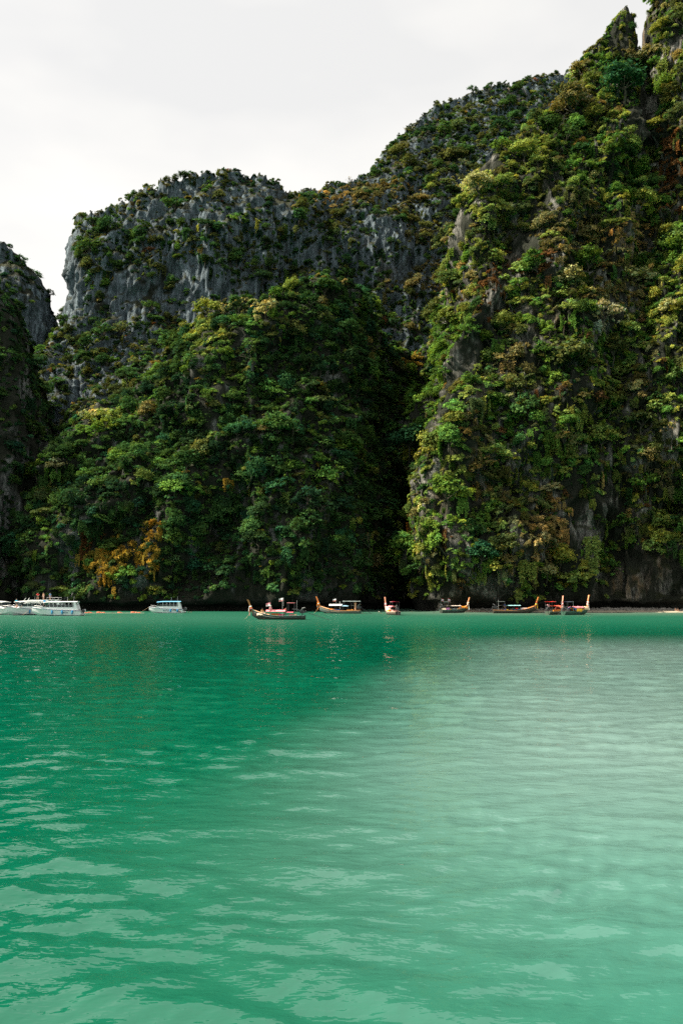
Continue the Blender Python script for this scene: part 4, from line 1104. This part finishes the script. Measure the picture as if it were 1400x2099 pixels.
    for (x, y, z, sx, sy, sz, c) in crates:
        mb = MB(); mb.loft([[(x + a * sx / 2 * k, y + b * sy / 2 * k, z + zz) for a, b in ((-1, -1), (1, -1), (1, 1), (-1, 1))] for zz, k in ((0, .94), (sz * .12, 1), (sz * .85, 1), (sz, .9))], True, True)
        mb.build('bundle', clothm(c), o)
    # engine on its pivot with the long propeller shaft
    ex = -L / 2 + 0.55; ez = sheer(0.05) + 0.42
    en = MB(); en.box(ex - 0.45, ex + 0.45, -0.26, 0.26, ez, ez + 0.5); en.box(ex - 0.2, ex + 0.4, -0.2, 0.2, ez + 0.5, ez + 0.72)
    en.tube([(ex + 0.1, -0.42, ez + 0.25), (ex + 0.1, 0.42, ez + 0.25)], 0.17, 8); en.ball((ex - 0.1, 0.1, ez + 0.85), 0.19, 8, 5); en.tube([(ex - 0.5, 0, ez + 0.3), (ex - 0.75, 0, ez + 0.34)], 0.2, 8)
    eo = en.build('engine', METAL_D, o)
    MB().tube([(ex, 0, 0.2), (ex, 0, ez + 0.05)], 0.09, 6).build('pivot_post', METAL_D, eo)
    MB().tube([(ex + 0.4, 0, ez + 0.45), (ex + 1.1, 0.05, ez + 0.75), (ex + 1.9, 0.05, ez + 0.8)], 0.03, 5).build('tiller', METAL_P, eo)
    MB().tube([(ex + 0.2, 0.2, ez + 0.5), (ex - 0.1, 0.3, ez + 1.0), (ex - 0.55, 0.32, ez + 1.05)], 0.05, 6).build('exhaust_pipe', METAL_P, eo)
    e1 = Vector((ex - 0.5 - tail * math.cos(tail_dir), tail * math.sin(tail_dir), tail_z))
    MB().tube([(ex - 0.4, 0, ez + 0.3), e1], [0.055, 0.04], 6).build('propeller_shaft', METAL_D, o)
    pp = MB(); pp.tube([e1 + Vector((0.05, 0, 0.02)), e1 - Vector((0.12, 0, 0.02))], 0.06, 6)
    for k in range(3):
        a = k * 2.094; q = e1 + Vector((-0.06, 0.17 * math.cos(a), 0.17 * math.sin(a))); pp.ball(q, 0.11, 6, 4, (0.3, 1, 1))
    pp.build('propeller', METAL_D, o)
    # mooring rope
    MB().tube([(L / 2 - 0.1, 0.05, zt - 0.1), (L / 2 + 0.9, 0.1, 0.5), (L / 2 + 1.6, 0.1, -0.2)], 0.02, 4).build('mooring_rope', WOOD_P, o)
    return o
PI = math.pi
THAI = ((0.55, 0.03, 0.05), (0.8, 0.8, 0.8), (0.05, 0.06, 0.25), (0.8, 0.8, 0.8), (0.55, 0.03, 0.05))
PINK, RED, ORANGE, BLUE, YEL, CYAN, WHITE = (0.72, 0.24, 0.28), (0.62, 0.03, 0.03), (0.85, 0.26, 0.03), (0.05, 0.16, 0.42), (0.85, 0.50, 0.05), (0.30, 0.60, 0.65), (0.8, 0.8, 0.78)
lt = {}
lt[1] = longtail('dark longtail nearest the camera with a pink awning, prow pointing left', on_water(571, 1270), PI - 0.12, 10.2, 1.9, (0.030, 0.032, 0.028), (0.10, 0.22, 0.19), simple_mat('prow_brown', (0.26, 0.13, 0.045), 0.5, 0.3), 3.7,
  (PINK, ORANGE, WHITE), [(-1.4, 2.3, 1.55, 1.5, PINK, 0.3), (-2.9, -1.5, 1.35, 1.3, (0.6, 0.1, 0.16), 0.15), (-3.2, -1.7, 3.15, 1.3, (0.50, 0.06, 0.08), 0.04)], [(-0.9, 0.7, 0.5, 3.9, 0.03), (-3.4, -0.6, 0.5, 3.6, 0.03)],
  [(2.4, 4.0, 1.15, 1.2, (0.75, 0.55, 0.42), 0.35)], [(1.5, 0.2, 2.6, ((0.75, 0.3, 0.35), WHITE)), (-1.0, 0.3, 3.5, (WHITE, (0.7, 0.3, 0.3)))], [(0.6, -0.3, 0.6, 1.6, 0.9, 0.55, (0.75, 0.22, 0.06)), (-0.6, 0.2, 0.55, 0.9, 0.8, 0.5, (0.55, 0.06, 0.15)), (-2.4, 0, 0.6, 0.7, 0.7, 0.45, (0.6, 0.3, 0.3)), (-3.1, 0.2, 0.6, 0.6, 0.6, 0.4, (0.7, 0.45, 0.25))],
  5.2, 0.10, (0.7, 0.36, 0.16), tail_z=-0.15)
lt[2] = longtail('grey hulled longtail with a blue and white awning, orange prow pointing left', on_water(697, 1257.5), PI - 0.25, 10.4, 2.0, (0.10, 0.13, 0.12), (0.55, 0.26, 0.10), simple_mat('prow_orange', (0.60, 0.19, 0.05), 0.5, 0.3), 4.1,
  (ORANGE, WHITE, ORANGE), [(-0.6, 2.6, 1.95, 1.7, (0.75, 0.78, 0.8), 0.35), (-2.2, -0.5, 1.8, 1.6, (0.25, 0.45, 0.6), 0.2), (-5.2, -0.8, 3.0, 1.5, (0.42, 0.52, 0.52), 0.05)], [(0.2, -0.7, 0.5, 2.9, 0.08)],
  [], [(0.9, 0.2, 3.0, ((0.75, 0.72, 0.75), (0.3, 0.12, 0.1)))], [(1.2, 0, 0.5, 2.4, 1.2, 0.5, BLUE), (2.2, 0.4, 0.9, 1.8, 0.3, 0.25, ORANGE), (-2.6, 0, 0.6, 1.6, 1.2, 0.4, (0.6, 0.25, 0.05)), (-3.9, 0.2, 0.8, 0.4, 0.4, 1.9, (0.6, 0.32, 0.2))], 3.2, 0.0, (0.75, 0.40, 0.22))
lt[3] = longtail('longtail seen end on with a small dark red top roof and pink awning', on_water(803, 1260), PI / 2 + 0.22, 10.0, 2.0, (0.05, 0.045, 0.035), (0.7, 0.5, 0.38), simple_mat('prow_pinkish', (0.60, 0.27, 0.17), 0.6, 0.2), 4.0,
  (PINK, WHITE, PINK), [(-2.2, 1.6, 1.75, 1.7, PINK, 0.3), (-3.3, -1.4, 3.0, 1.7, (0.35, 0.03, 0.06), 0.05)], [], [], [], [(0.4, 0.1, 0.6, 1.8, 1.3, 0.5, ORANGE), (-1.6, -0.2, 0.6, 1.4, 1.2, 0.5, (0.65, 0.32, 0.3)), (2.0, 0, 0.7, 1.2, 0.9, 0.5, WHITE)], 2.0, 0.2, (0.7, 0.55, 0.45))
lt[4] = longtail('short looking longtail with two striped flags over its dark stern canopy', on_water(931, 1256), 0.62, 9.2, 1.9, (0.035, 0.045, 0.035), (0.10, 0.30, 0.24), simple_mat('prow_light_orange', (0.56, 0.22, 0.08), 0.5, 0.25), 3.9,
  (WHITE, ORANGE, WHITE), [(-4.3, -2.1, 2.75, 1.7, (0.025, 0.04, 0.035), 0.15), (-1.9, 1.8, 1.75, 1.5, (0.72, 0.60, 0.52), 0.10)], [], [(2.2, 4.2, 1.45, 1.1, ORANGE, 0.35)], [(-3.9, 0.5, 3.0, THAI), (-2.5, -0.4, 3.0, THAI)],
  [(-2.6, -0.4, 0.8, 0.7, 0.6, 0.5, (0.6, 0.2, 0.5)), (-2.0, -0.4, 0.6, 0.7, 0.5, 0.4, YEL), (-0.2, 0, 0.6, 1.6, 1.0, 0.5, (0.25, 0.28, 0.27)), (2.6, 0, 0.8, 0.8, 0.6, 0.5, WHITE)], 2.6, 0.3, (0.75, 0.35, 0.13))
lt[5] = longtail('long dark longtail with a pale blue awning, orange prow pointing right', on_water(1054, 1257), 0.10, 10.8, 1.9, (0.035, 0.03, 0.024), (0.36, 0.17, 0.07), simple_mat('prow_orange_b', (0.66, 0.24, 0.06), 0.5, 0.25), 4.0,
  (YEL, (0.3, 0.5, 0.2), RED), [(-1.9, 1.4, 1.9, 1.7, CYAN, 0.12), (-4.4, -2.6, 2.9, 1.5, (0.03, 0.04, 0.045), 0.05)], [(-3.9, 0.4, 0.5, 3.3, 0.05)], [], [],
  [(-2.3, -0.2, 0.6, 0.5, 0.5, 0.5, (0.06, 0.10, 0.3)), (-2.0, -0.6, 0.6, 0.45, 0.45, 0.4, YEL), (0.6, 0.1, 0.6, 1.6, 1.1, 0.4, (0.04, 0.2, 0.32)), (0.4, -0.4, 1.0, 0.6, 0.5, 0.3, RED), (2.4, 0, 0.9, 1.7, 0.9, 0.4, (0.75, 0.62, 0.58))], 2.2, -0.5, (0.62, 0.25, 0.08))
lt[6] = longtail('longtail with a bright red top roof, left of the pair moored side by side', on_water(1137, 1259.5), 0.95, 9.6, 1.9, (0.07, 0.10, 0.07), (0.30, 0.34, 0.26), simple_mat('prow_salmon', (0.66, 0.27, 0.17), 0.6, 0.2), 4.3,
  (PINK, WHITE, RED), [(-4.0, -1.2, 3.0, 1.7, (0.68, 0.03, 0.02), 0.03), (-1.5, 2.4, 1.95, 1.6, (0.75, 0.10, 0.06), 0.15)], [], [(2.0, 4.3, 1.6, 1.2, (0.7, 0.25, 0.15), 0.4)], [],
  [(0.3, -0.3, 0.6, 2.0, 1.1, 0.55, (0.65, 0.28, 0.05)), (1.6, 0, 0.7, 0.8, 0.8, 0.6, (0.45, 0.04, 0.06)), (-3.2, 0.3, 1.6, 0.5, 0.5, 0.8, (0.6, 0.3, 0.3))], 1.6, 0.4, (0.70, 0.42, 0.28))
lt[7] = longtail('green longtail covered with pink and yellow cloths, right of the pair', on_water(1179, 1260), 0.70, 9.8, 2.0, (0.025, 0.075, 0.05), (0.06, 0.20, 0.14), simple_mat('prow_orange_c', (0.66, 0.24, 0.08), 0.5, 0.2), 4.5,
  (WHITE, PINK, WHITE), [(-4.2, -2.0, 3.0, 1.7, (0.05, 0.06, 0.10), 0.04)], [(-4.2, 0.8, 0.6, 3.1, 0.04), (-2.0, -0.8, 0.6, 3.1, 0.04)], [(-1.6, 2.6, 1.75, 1.7, PINK, 0.25), (-0.9, 1.2, 1.45, 1.9, YEL, 0.75), (2.6, 4.5, 1.7, 1.3, (0.78, 0.55, 0.36), 0.6), (-1.7, -0.9, 1.6, 1.8, BLUE, 0.4)], [],
  [(2.3, 0, 0.9, 0.9, 1.1, 0.4, YEL), (-2.6, 0, 0.7, 0.9, 0.9, 0.7, (0.04, 0.04, 0.04))], 1.8, 0.3, (0.78, 0.60, 0.45))

# ================================================================== SPEEDBOATS
GEL = simple_mat('white_gelcoat', (0.78, 0.80, 0.80), 0.25, 0.04, 2.0, 0.5)
GLASS = simple_mat('tinted_glass', (0.02, 0.03, 0.035), 0.08, 0.2, 2.0, 0.6)
BOTTOM = simple_mat('antifouling', (0.03, 0.04, 0.06), 0.6, 0.3, 2.0)
def sb_rings(L, B, F):
    R = []
    for i in range(21):
        t = i / 20; x = -L / 2 + L * t
        hb = B / 2 * (1 if t < 0.5 else max(0.03, 1 - ((t - 0.5) / 0.5) ** 2.2)); zg = F * (0.72 + 0.48 * t ** 1.6)
        zk = -0.45 + (F * 0.95) * max(0, (t - 0.62) / 0.38) ** 2.2; zk = min(zk, zg - 0.15)
        ch = 0.90 if t < 0.5 else 0.90 - 0.35 * ((t - 0.5) / 0.5); zc = zk + (zg - zk) * 0.36
        R.append([(x, hb, zg), (x, hb * (0.5 + 0.5 * ch), zk + (zg - zk) * 0.68), (x, hb * ch, zc), (x, 0, zk), (x, -hb * ch, zc), (x, -hb * (0.5 + 0.5 * ch), zk + (zg - zk) * 0.68), (x, -hb, zg)])
    return R
def prism(mb, poly, y0, y1):
    n = len(poly); v = [(x, y0, z) for x, z in poly] + [(x, y1, z) for x, z in poly]
    f = [tuple(range(n)), tuple(range(2 * n - 1, n - 1, -1))] + [(k, k + n, (k + 1) % n + n, (k + 1) % n) for k in range(n)]
    return mb.add(v, f)
def script_marks(parent, x, y, z, n, s, c, seed):
    """painted brush lettering on the hull side, too small to read"""
    rg = random.Random(seed); mb = MB()
    for k in range(n):
        x0 = x - k * s * 0.95; h = s * (1.7 if k in (0, n // 2) else 0.9)
        pts = [(x0 - s * 0.40 * math.cos(a), y, z + h * (0.5 + 0.5 * math.sin(a)) ) for a in [rg.uniform(-1, 0) + j * 1.15 for j in range(5)]]
        mb.tube(pts, s * 0.12, 4)
    return mb.build('lettering', clothm(c), parent)
def speedboat(label, loc, rz, L=11.0, B=3.0, F=1.35, roof=None, roof_c=(0.78, 0.79, 0.78), stripe=(0.05, 0.07, 0.16), windows=6, fenders=3, marks=True, swoosh=False, motors=2, name='speedboat', deck2=False, cab=1.75):
    o = thing(name, label, 'speedboat', loc, rz, 'white speedboats moored at the left')
    R = sb_rings(L, B, F); h = MB(); h.loft(R, False); n = 7
    h.add(R[0], [tuple(range(n))])
    top = [[r[0], (r[0][0], 0, r[0][2] + 0.10), r[6]] for r in R]; h.loft([q[::-1] for q in top], False)
    ho = h.build('hull', GEL, o, False)
    for s in (1, -1):
        MB().tube([(r[0][0], s * (abs(r[0][1]) + 0.01), r[0][2] - 0.02) for r in R], 0.05, 5).build('rub_rail', cm(stripe), o)
        MB().tube([(r[2][0], s * (abs(r[2][1]) + 0.005), r[2][2] - 0.02) for r in R[:16]], 0.04, 4).build('chine_rail', BOTTOM, ho)
    zd = F * 0.86; x1 = L * 0.20; x0 = -L * 0.40; zr = zd + cab; w = B * 0.80
    # coaming / cabin side with windows
    cb = MB(); prism(cb, [(x0, zd - 0.1), (L * 0.33, zd + 0.18), (x1 + 0.5, zd + 0.62), (x0, zd + 0.55)], -w / 2, w / 2); co = cb.build('cabin', GEL, o)
    ws = MB(); prism(ws, [(x1 + 0.7, zd + 0.60), (x1 + 0.10, zr - 0.22), (x1 - 0.05, zr - 0.22), (x1 + 0.5, zd + 0.60)], -w / 2 * 0.94, w / 2 * 0.94); ws.build('windscreen', GLASS, o)
    step = (x1 - x0 - 0.7) / windows
    for s in (1, -1):
        for k in range(windows):
            a = x0 + 0.55 + k * step
            g = MB(); prism(g, [(a + 0.10, zd + 0.60), (a + step - 0.06, zd + 0.60), (a + step - 0.02, zd + 1.12), (a + 0.16, zd + 1.12)], s * w / 2 - 0.03, s * w / 2 + 0.0); g.build('window', GLASS, co)
            MB().tube([(a + 0.02, s * w / 2, zd + 0.5), (a + 0.07, s * w / 2, zr - 0.05)], 0.035, 5).build('pillar', GEL, co)
        ar = MB(); prism(ar, [(x0 - 0.55, zd), (x0 + 0.35, zd), (x0 + 0.45, zr), (x0 + 0.05, zr)], s * w / 2 - 0.06, s * w / 2 + 0.04); ar.build('stern_arch', GEL, o)
    for k in range(3): MB().box(x0 + 0.8 + k * 1.3, x0 + 1.4 + k * 1.3, -w * 0.4, w * 0.4, zd - 0.05, zd + 0.35).build('seat', clothm((0.12, 0.2, 0.3)), o)
    rf = MB(); rings = []
    ra, rb_ = x0 - 0.3, x1 + 0.55
    for i in range(10):
        x = ra + (rb_ - ra) * i / 9; dz = -0.16 * max(0, (i - 6) / 3) ** 2
        up = [(x, w / 2 * 1.04 * k, zr + 0.14 * (1 - k * k) + dz) for k in (-1, -.6, 0, .6, 1)]
        rings.append(up + [(p[0], p[1] * 0.98, p[2] - 0.10) for p in up[::-1]])
    rf.loft(rings, True, True).build('roof', clothm(roof_c) if roof else GEL, o, False)
    # bow rail, cleats, motors, fenders
    rl = MB()
    for s in (1, -1):
        pts = [(r[0][0], s * abs(r[0][1]) * 0.9, r[0][2] + 0.5) for r in R[14:20]]; rl.tube(pts, 0.02, 4)
        for p in pts[::2]: rl.tube([(p[0], p[1], p[2] - 0.5), p], 0.016, 4)
    rl.build('bow_rail', METAL_P, o)
    for k in range(motors):
        y = (k - (motors - 1) / 2) * 0.75; mo = MB()
        mo.loft([[(-L / 2 - 0.45 + a * 0.30 * q, y + b * 0.24 * q, z) for a, b in ((-1, -.7), (-.6, -1), (.8, -1), (1, -.6), (1, .6), (.8, 1), (-.6, 1), (-1, .7))] for z, q in ((0.75, .75), (0.9, 1), (1.25, 1), (1.42, .7))], True, True)
        mo.tube([(-L / 2 - 0.45, y, 0.8), (-L / 2 - 0.42, y, -0.5)], 0.10, 6)
        mo.build('outboard_motor', METAL_D if k else GEL, o)
    MB().box(-L / 2 - 0.75, -L / 2, -B * 0.4, B * 0.4, 0.28, 0.40).build('swim_platform', GEL, o)
    for k in range(fenders):
        for s in (1, -1):
            i = 3 + k * 4; r = R[i]; x = r[0][0]; y = s * (abs(r[0][1]) + 0.16)
            f = MB().tube([(x, y, F * 0.80), (x, y, F * 0.74), (x, y, F * 0.30), (x, y, F * 0.22)], [0.05, 0.16, 0.16, 0.05], 8).build('fender', clothm((0.02, 0.22, 0.45)), o, True)
            MB().tube([(x, y, F * 0.78), (x, s * (abs(r[0][1]) + 0.02), r[0][2] + 0.05)], 0.015, 4).build('rope', WOOD_P, f)
    ant = MB(); ant.tube([(x0 + 0.6, 0.5, zr), (x0 + 0.5, 0.5, zr + 1.3)], 0.025, 4).build('antenna', METAL_P, o)
    MB().tube([(x0 + 2.2, -0.4, zr), (x0 + 2.15, -0.4, zr + 1.1)], 0.025, 4).build('antenna', METAL_P, o)
    if marks:
        for s in (1, -1): script_marks(o, -L * 0.14 if not swoosh else L * 0.06, s * (B / 2 + 0.015), F * 0.36, 6, 0.26, (0.02, 0.14, 0.26), 4)
    if swoosh:
        for s in (1, -1):
            for j, c in enumerate(((0.05, 0.05, 0.06), (0.75, 0.75, 0.72), (0.30, 0.16, 0.09))):
                MB().tube([(-L * 0.16 - j * 0.22, s * (B / 2 + 0.01), F * 0.70), (-L * 0.27 - j * 0.22, s * (B / 2 + 0.01), F * 0.60), (-L * 0.37 - j * 0.2, s * (B / 2 + 0.01), F * 0.34), (-L * 0.42 - j * 0.18, s * (B / 2 - 0.02), F * 0.18)], 0.07, 4).build('painted_stripe', clothm(c), o)
    # anchor rope from the bow
    MB().tube([(L / 2 - 0.05, 0, R[-1][0][2]), (L / 2 + 1.2, 0.1, 0.75), (L / 2 + 2.4, 0.2, -0.3)], 0.014, 4).build('anchor_rope', WOOD_P, o)
    if deck2:
        z2 = zr + 0.12
        d2 = MB(); prism(d2, [(x0 + 0.4, z2), (x1 + 0.2, z2), (x1 - 0.5, z2 + 0.5), (x0 + 0.6, z2 + 0.5)], -w * 0.42, w * 0.42); u = d2.build('upper_cabin', GEL, o)
        for s in (1, -1):
            for k in range(6):
                a = x0 + 1.2 + k * 0.85; g = MB(); g.box(a, a + 0.6, s * w * 0.42 - 0.01, s * w * 0.42 + 0.012, z2 + 0.20, z2 + 0.40); g.build('window', GLASS, u)
        MB().box(x0 + 0.3, x1 - 0.3, -w * 0.46, w * 0.46, z2 + 0.5, z2 + 0.56).build('upper_roof', GEL, o)
        for s in (1, -1):
            MB().tube([(x1 + 1.3, s * w * 0.4, zd + 0.9), (x1 + 0.1, s * w * 0.4, z2 + 1.0)], 0.035, 5).build('brace', GEL, o)
            rr = MB(); rr.tube([(x0 + 0.3, s * w * 0.45, z2 + 1.1), (x0 + 3.0, s * w * 0.45, z2 + 1.1)], 0.025, 4)
            for k in range(4): rr.tube([(x0 + 0.3 + 0.9 * k, s * w * 0.45, z2 + 0.55), (x0 + 0.3 + 0.9 * k, s * w * 0.45, z2 + 1.1)], 0.02, 4)
            rr.build('guard_rail', METAL_P, o)
    return o
S1p = on_water(117, 1262); S5p = on_water(341, 1256.5)
speedboat('long white speedboat with a row of windows and blue fenders, bow pointing left', S1p, PI + 0.06, 10.8, 3.0, 1.5, windows=7)
S2p = on_water(57, 1260.5)
speedboat('white speedboat with its bow turned to the camera, people on its foredeck', S2p, PI + 0.95, 10.5, 3.2, 1.6, windows=5, marks=False)
S3p = on_water(-2, 1260)
speedboat('white speedboat cut off by the left edge with a dark bow stripe', S3p, PI * 2 - 0.55, 10.5, 3.0, 1.5, windows=6, marks=False, stripe=(0.02, 0.02, 0.03))
S4p = on_water(80, 1257.2)
speedboat('tall white double deck boat behind the others, people on its roof', S4p, PI + 0.04, 13.4, 4.0, 1.4, windows=8, fenders=2, marks=False, deck2=True, cab=1.45)
speedboat('small white speedboat with a light blue roof moored alone', S5p, PI + 0.10, 8.4, 2.6, 1.25, roof=True, roof_c=(0.16, 0.42, 0.62), windows=5, fenders=2, swoosh=True)

# ------------------------------------------------------------------ people on the boats, in the water and on the sand
def on_boat(bp, rz, x, y, z):
    c, s = math.cos(rz), math.sin(rz); return (bp[0] + c * x - s * y, bp[1] + s * x + c * y, z)
zr4 = 1.4 * .86 + 1.45 + .12 + .56 + .05
r4 = lambda px, z: (((px - 700) / FPX) * (S4p[1] - 0.4), S4p[1] - 0.4, z)
person('person in a red shirt standing on the roof of the double deck boat', r4(82, zr4 - .02), 0.4, 'akimbo', (0.62, 0.02, 0.03), (0.04, 0.06, 0.05))
person('bare chested person standing on the boat roof between the red and blue shirts', r4(93.5, zr4 - .02), -0.3, 'stand', None, (0.5, 0.4, 0.35))
person('person in a blue shirt and brown hair standing on the boat roof, furthest right', r4(107, zr4 - .02), 0.8, 'stand', (0.10, 0.30, 0.55), (0.25, 0.35, 0.5))
person('person in bright blue standing on the foredeck of the long white speedboat', on_boat(S1p, PI + .06, 2.6, .5, 1.95), 0.2, 'akimbo', (0.02, 0.32, 0.65), (0.6, 0.5, 0.45))
person('person in teal shirt and dark trousers standing on the turned speedboat foredeck', on_boat(S2p, PI + .95, 2.3, -.9, 1.95), 0.1, 'akimbo', (0.02, 0.34, 0.50), (0.02, 0.02, 0.03))
person('bare chested person sitting on the turned speedboat foredeck', on_boat(S2p, PI + .95, 2.8, .2, 1.75), -0.3, 'sit', None, (0.5, 0.1, 0.12))
person('person in white shirt sitting at the right on the turned speedboat foredeck', on_boat(S2p, PI + .95, 2.3, .9, 1.75), 0.3, 'sit', (0.75, 0.72, 0.7), (0.5, 0.05, 0.12))
L1p = on_water(571, 1270)
person('person in pink with a white hat standing beside the pink awning', on_boat(L1p, PI - .12, 1.4, .55, .85), 0.2, 'stand', (0.72, 0.3, 0.35), (0.5, 0.15, 0.2), (0.8, 0.78, 0.72))
person('person in a red shirt stooping near the stern of the nearest longtail', on_boat(L1p, PI - .12, -1.1, -.3, .75), 0.9, 'stoop', (0.65, 0.03, 0.02), (0.02, 0.02, 0.02))
person('brown haired person sitting on the bow deck of the nearest longtail', on_boat(L1p, PI - .12, 3.1, 0, 1.2), 0.3, 'sit', (0.45, 0.25, 0.10), (0.75, 0.72, 0.7), None, None, SKIN2)
L4p = on_water(931, 1256); L5p = on_water(1054, 1257)
person('person in pale shirt sitting on the awning longtail with two flags', on_boat(L4p, .62, 1.95, 0, 1.25), 0.2, 'sit', (0.7, 0.66, 0.58), (0.6, 0.55, 0.5))
pb = on_water(960.5, 1254.5); person('person in white shorts standing in the shallows behind the two flag longtail', (pb[0], pb[1], -.15), 0.5, 'stand', (0.25, 0.45, 0.12), (0.75, 0.75, 0.75))
person('person in a dark blue shirt standing by the pale blue awning', on_boat(L5p, .10, -2.4, .1, .75), 0.4, 'stand', (0.03, 0.08, 0.28), (0.03, 0.03, 0.05))
def swimmer(px, py, label, **k):
    p = on_water(px, py); person(label, (p[0], p[1], 0.02), random.uniform(-1.5, 1.5), 'swim', group='swimmers in the lagoon', **k)
OR = (0.85, 0.16, 0.03)
swimmer(736, 1257.5, 'bare shouldered swimmer under the stern of the blue and white longtail')
swimmer(743, 1257, 'tanned swimmer just right of the blue and white longtail stern', skin=SKIN2)
swimmer(777, 1255.5, 'swimmer with a pale hat left of the end on longtail', hat=(0.75, 0.7, 0.6))
swimmer(781, 1257.5, 'swimmer closest to the end on longtail', skin=SKIN2)
swimmer(844, 1254.5, 'lone swimmer in the mouth of the dark ravine')
swimmer(381, 1255.5, 'swimmer in orange life jacket nearest the blue roofed speedboat stern', vest=OR)
swimmer(387, 1255, 'swimmer in orange life jacket, middle of three behind the blue roofed speedboat', vest=OR)
swimmer(393, 1255.3, 'swimmer in orange life jacket, right of three behind the blue roofed speedboat', vest=OR)
swimmer(172, 1257.5, 'swimmer in orange life jacket at the stern of the long white speedboat', vest=OR)
swimmer(231, 1256.6, 'swimmer reaching up along the line of orange floats', vest=OR)
swimmer(1213, 1255, 'swimmer off the stones beside the green longtail')
swimmer(1240, 1254.6, 'tanned swimmer close to the sand, second right of the green longtail', skin=SKIN2)
swimmer(1262.5, 1255.5, 'swimmer in front of the one with the white hat')
swimmer(1265, 1254.2, 'swimmer with a big white hat close to the sand', hat=(0.85, 0.85, 0.85), shirt=(0.7, 0.7, 0.7))
swimmer(1279, 1254.4, 'dark haired swimmer in a black top close to the sand', shirt=(0.02, 0.02, 0.02), skin=SKIN2)
swimmer(1282.5, 1254.4, 'swimmer touching shoulders with the one in a black top')
for px, lb in ((1383.5, 'person sitting on the sand at far right, the left of a couple'), (1388, 'person sitting on the sand at far right, the right of a couple')):
    q = at_z(px, 0.22, 209.6); person(lb, tuple(q), 0.2, 'sit', None, (0.1, 0.1, 0.15), group='couple on the sand')

# ------------------------------------------------------------------ orange floats
FLOAT = simple_mat('float_plastic', (0.60, 0.11, 0.035), 0.4, 0.15, 3.0)
fl = MB(); rings = [(-0.36, .05), (-0.32, .11), (-0.15, .14), (0.15, .14), (0.32, .11), (0.36, .05)]
fl.tube([(x, 0, 0.08) for x, r in rings], [r for x, r in rings], 10); fm = fl.mesh('float_body', FLOAT, True)
rg_ = MB().tube([(0.34, 0, 0.08), (0.46, 0, 0.06)], 0.05, 6).mesh('float_ring', WOOD_P)
names = ['leftmost', 'second', 'third', 'fourth', 'fifth', 'sixth', 'seventh', 'eighth', 'ninth', 'tenth', 'eleventh']
for i, (px, s) in enumerate(((177, 1.0), (184, 1.3), (188, .8), (203, 1.5), (207, 1.2), (213, 1.1), (245, 1.3), (249, .8), (273, 1.6), (279, 1.3), (286, 1.1))):
    p = on_water(px, 1256.6)
    lab = ('leftmost orange float in the line right of the white speedboats' if i == 0 else 'rightmost orange float in the line, beside the anchor rope' if i == 10 else names[i] + ' orange float from the left in the floating line')
    b = thing('float', lab, 'float', (p[0], p[1], 0), random.uniform(-.4, .4), 'orange floats on the line'); b.scale = (s, s, s)
    put('body', fm, b); put('ring', rg_, b)
pts = [on_water(170 + k * 6, 1256.6, 0.03) for k in range(22)]
rope = MB().tube([(p[0], p[1] + .05 * math.sin(i), 0.03) for i, p in enumerate(pts)], 0.03, 4).build('float_line', clothm((0.6, 0.55, 0.45)))
tag(rope, 'pale rope carrying the orange floats between the speedboats', 'rope')
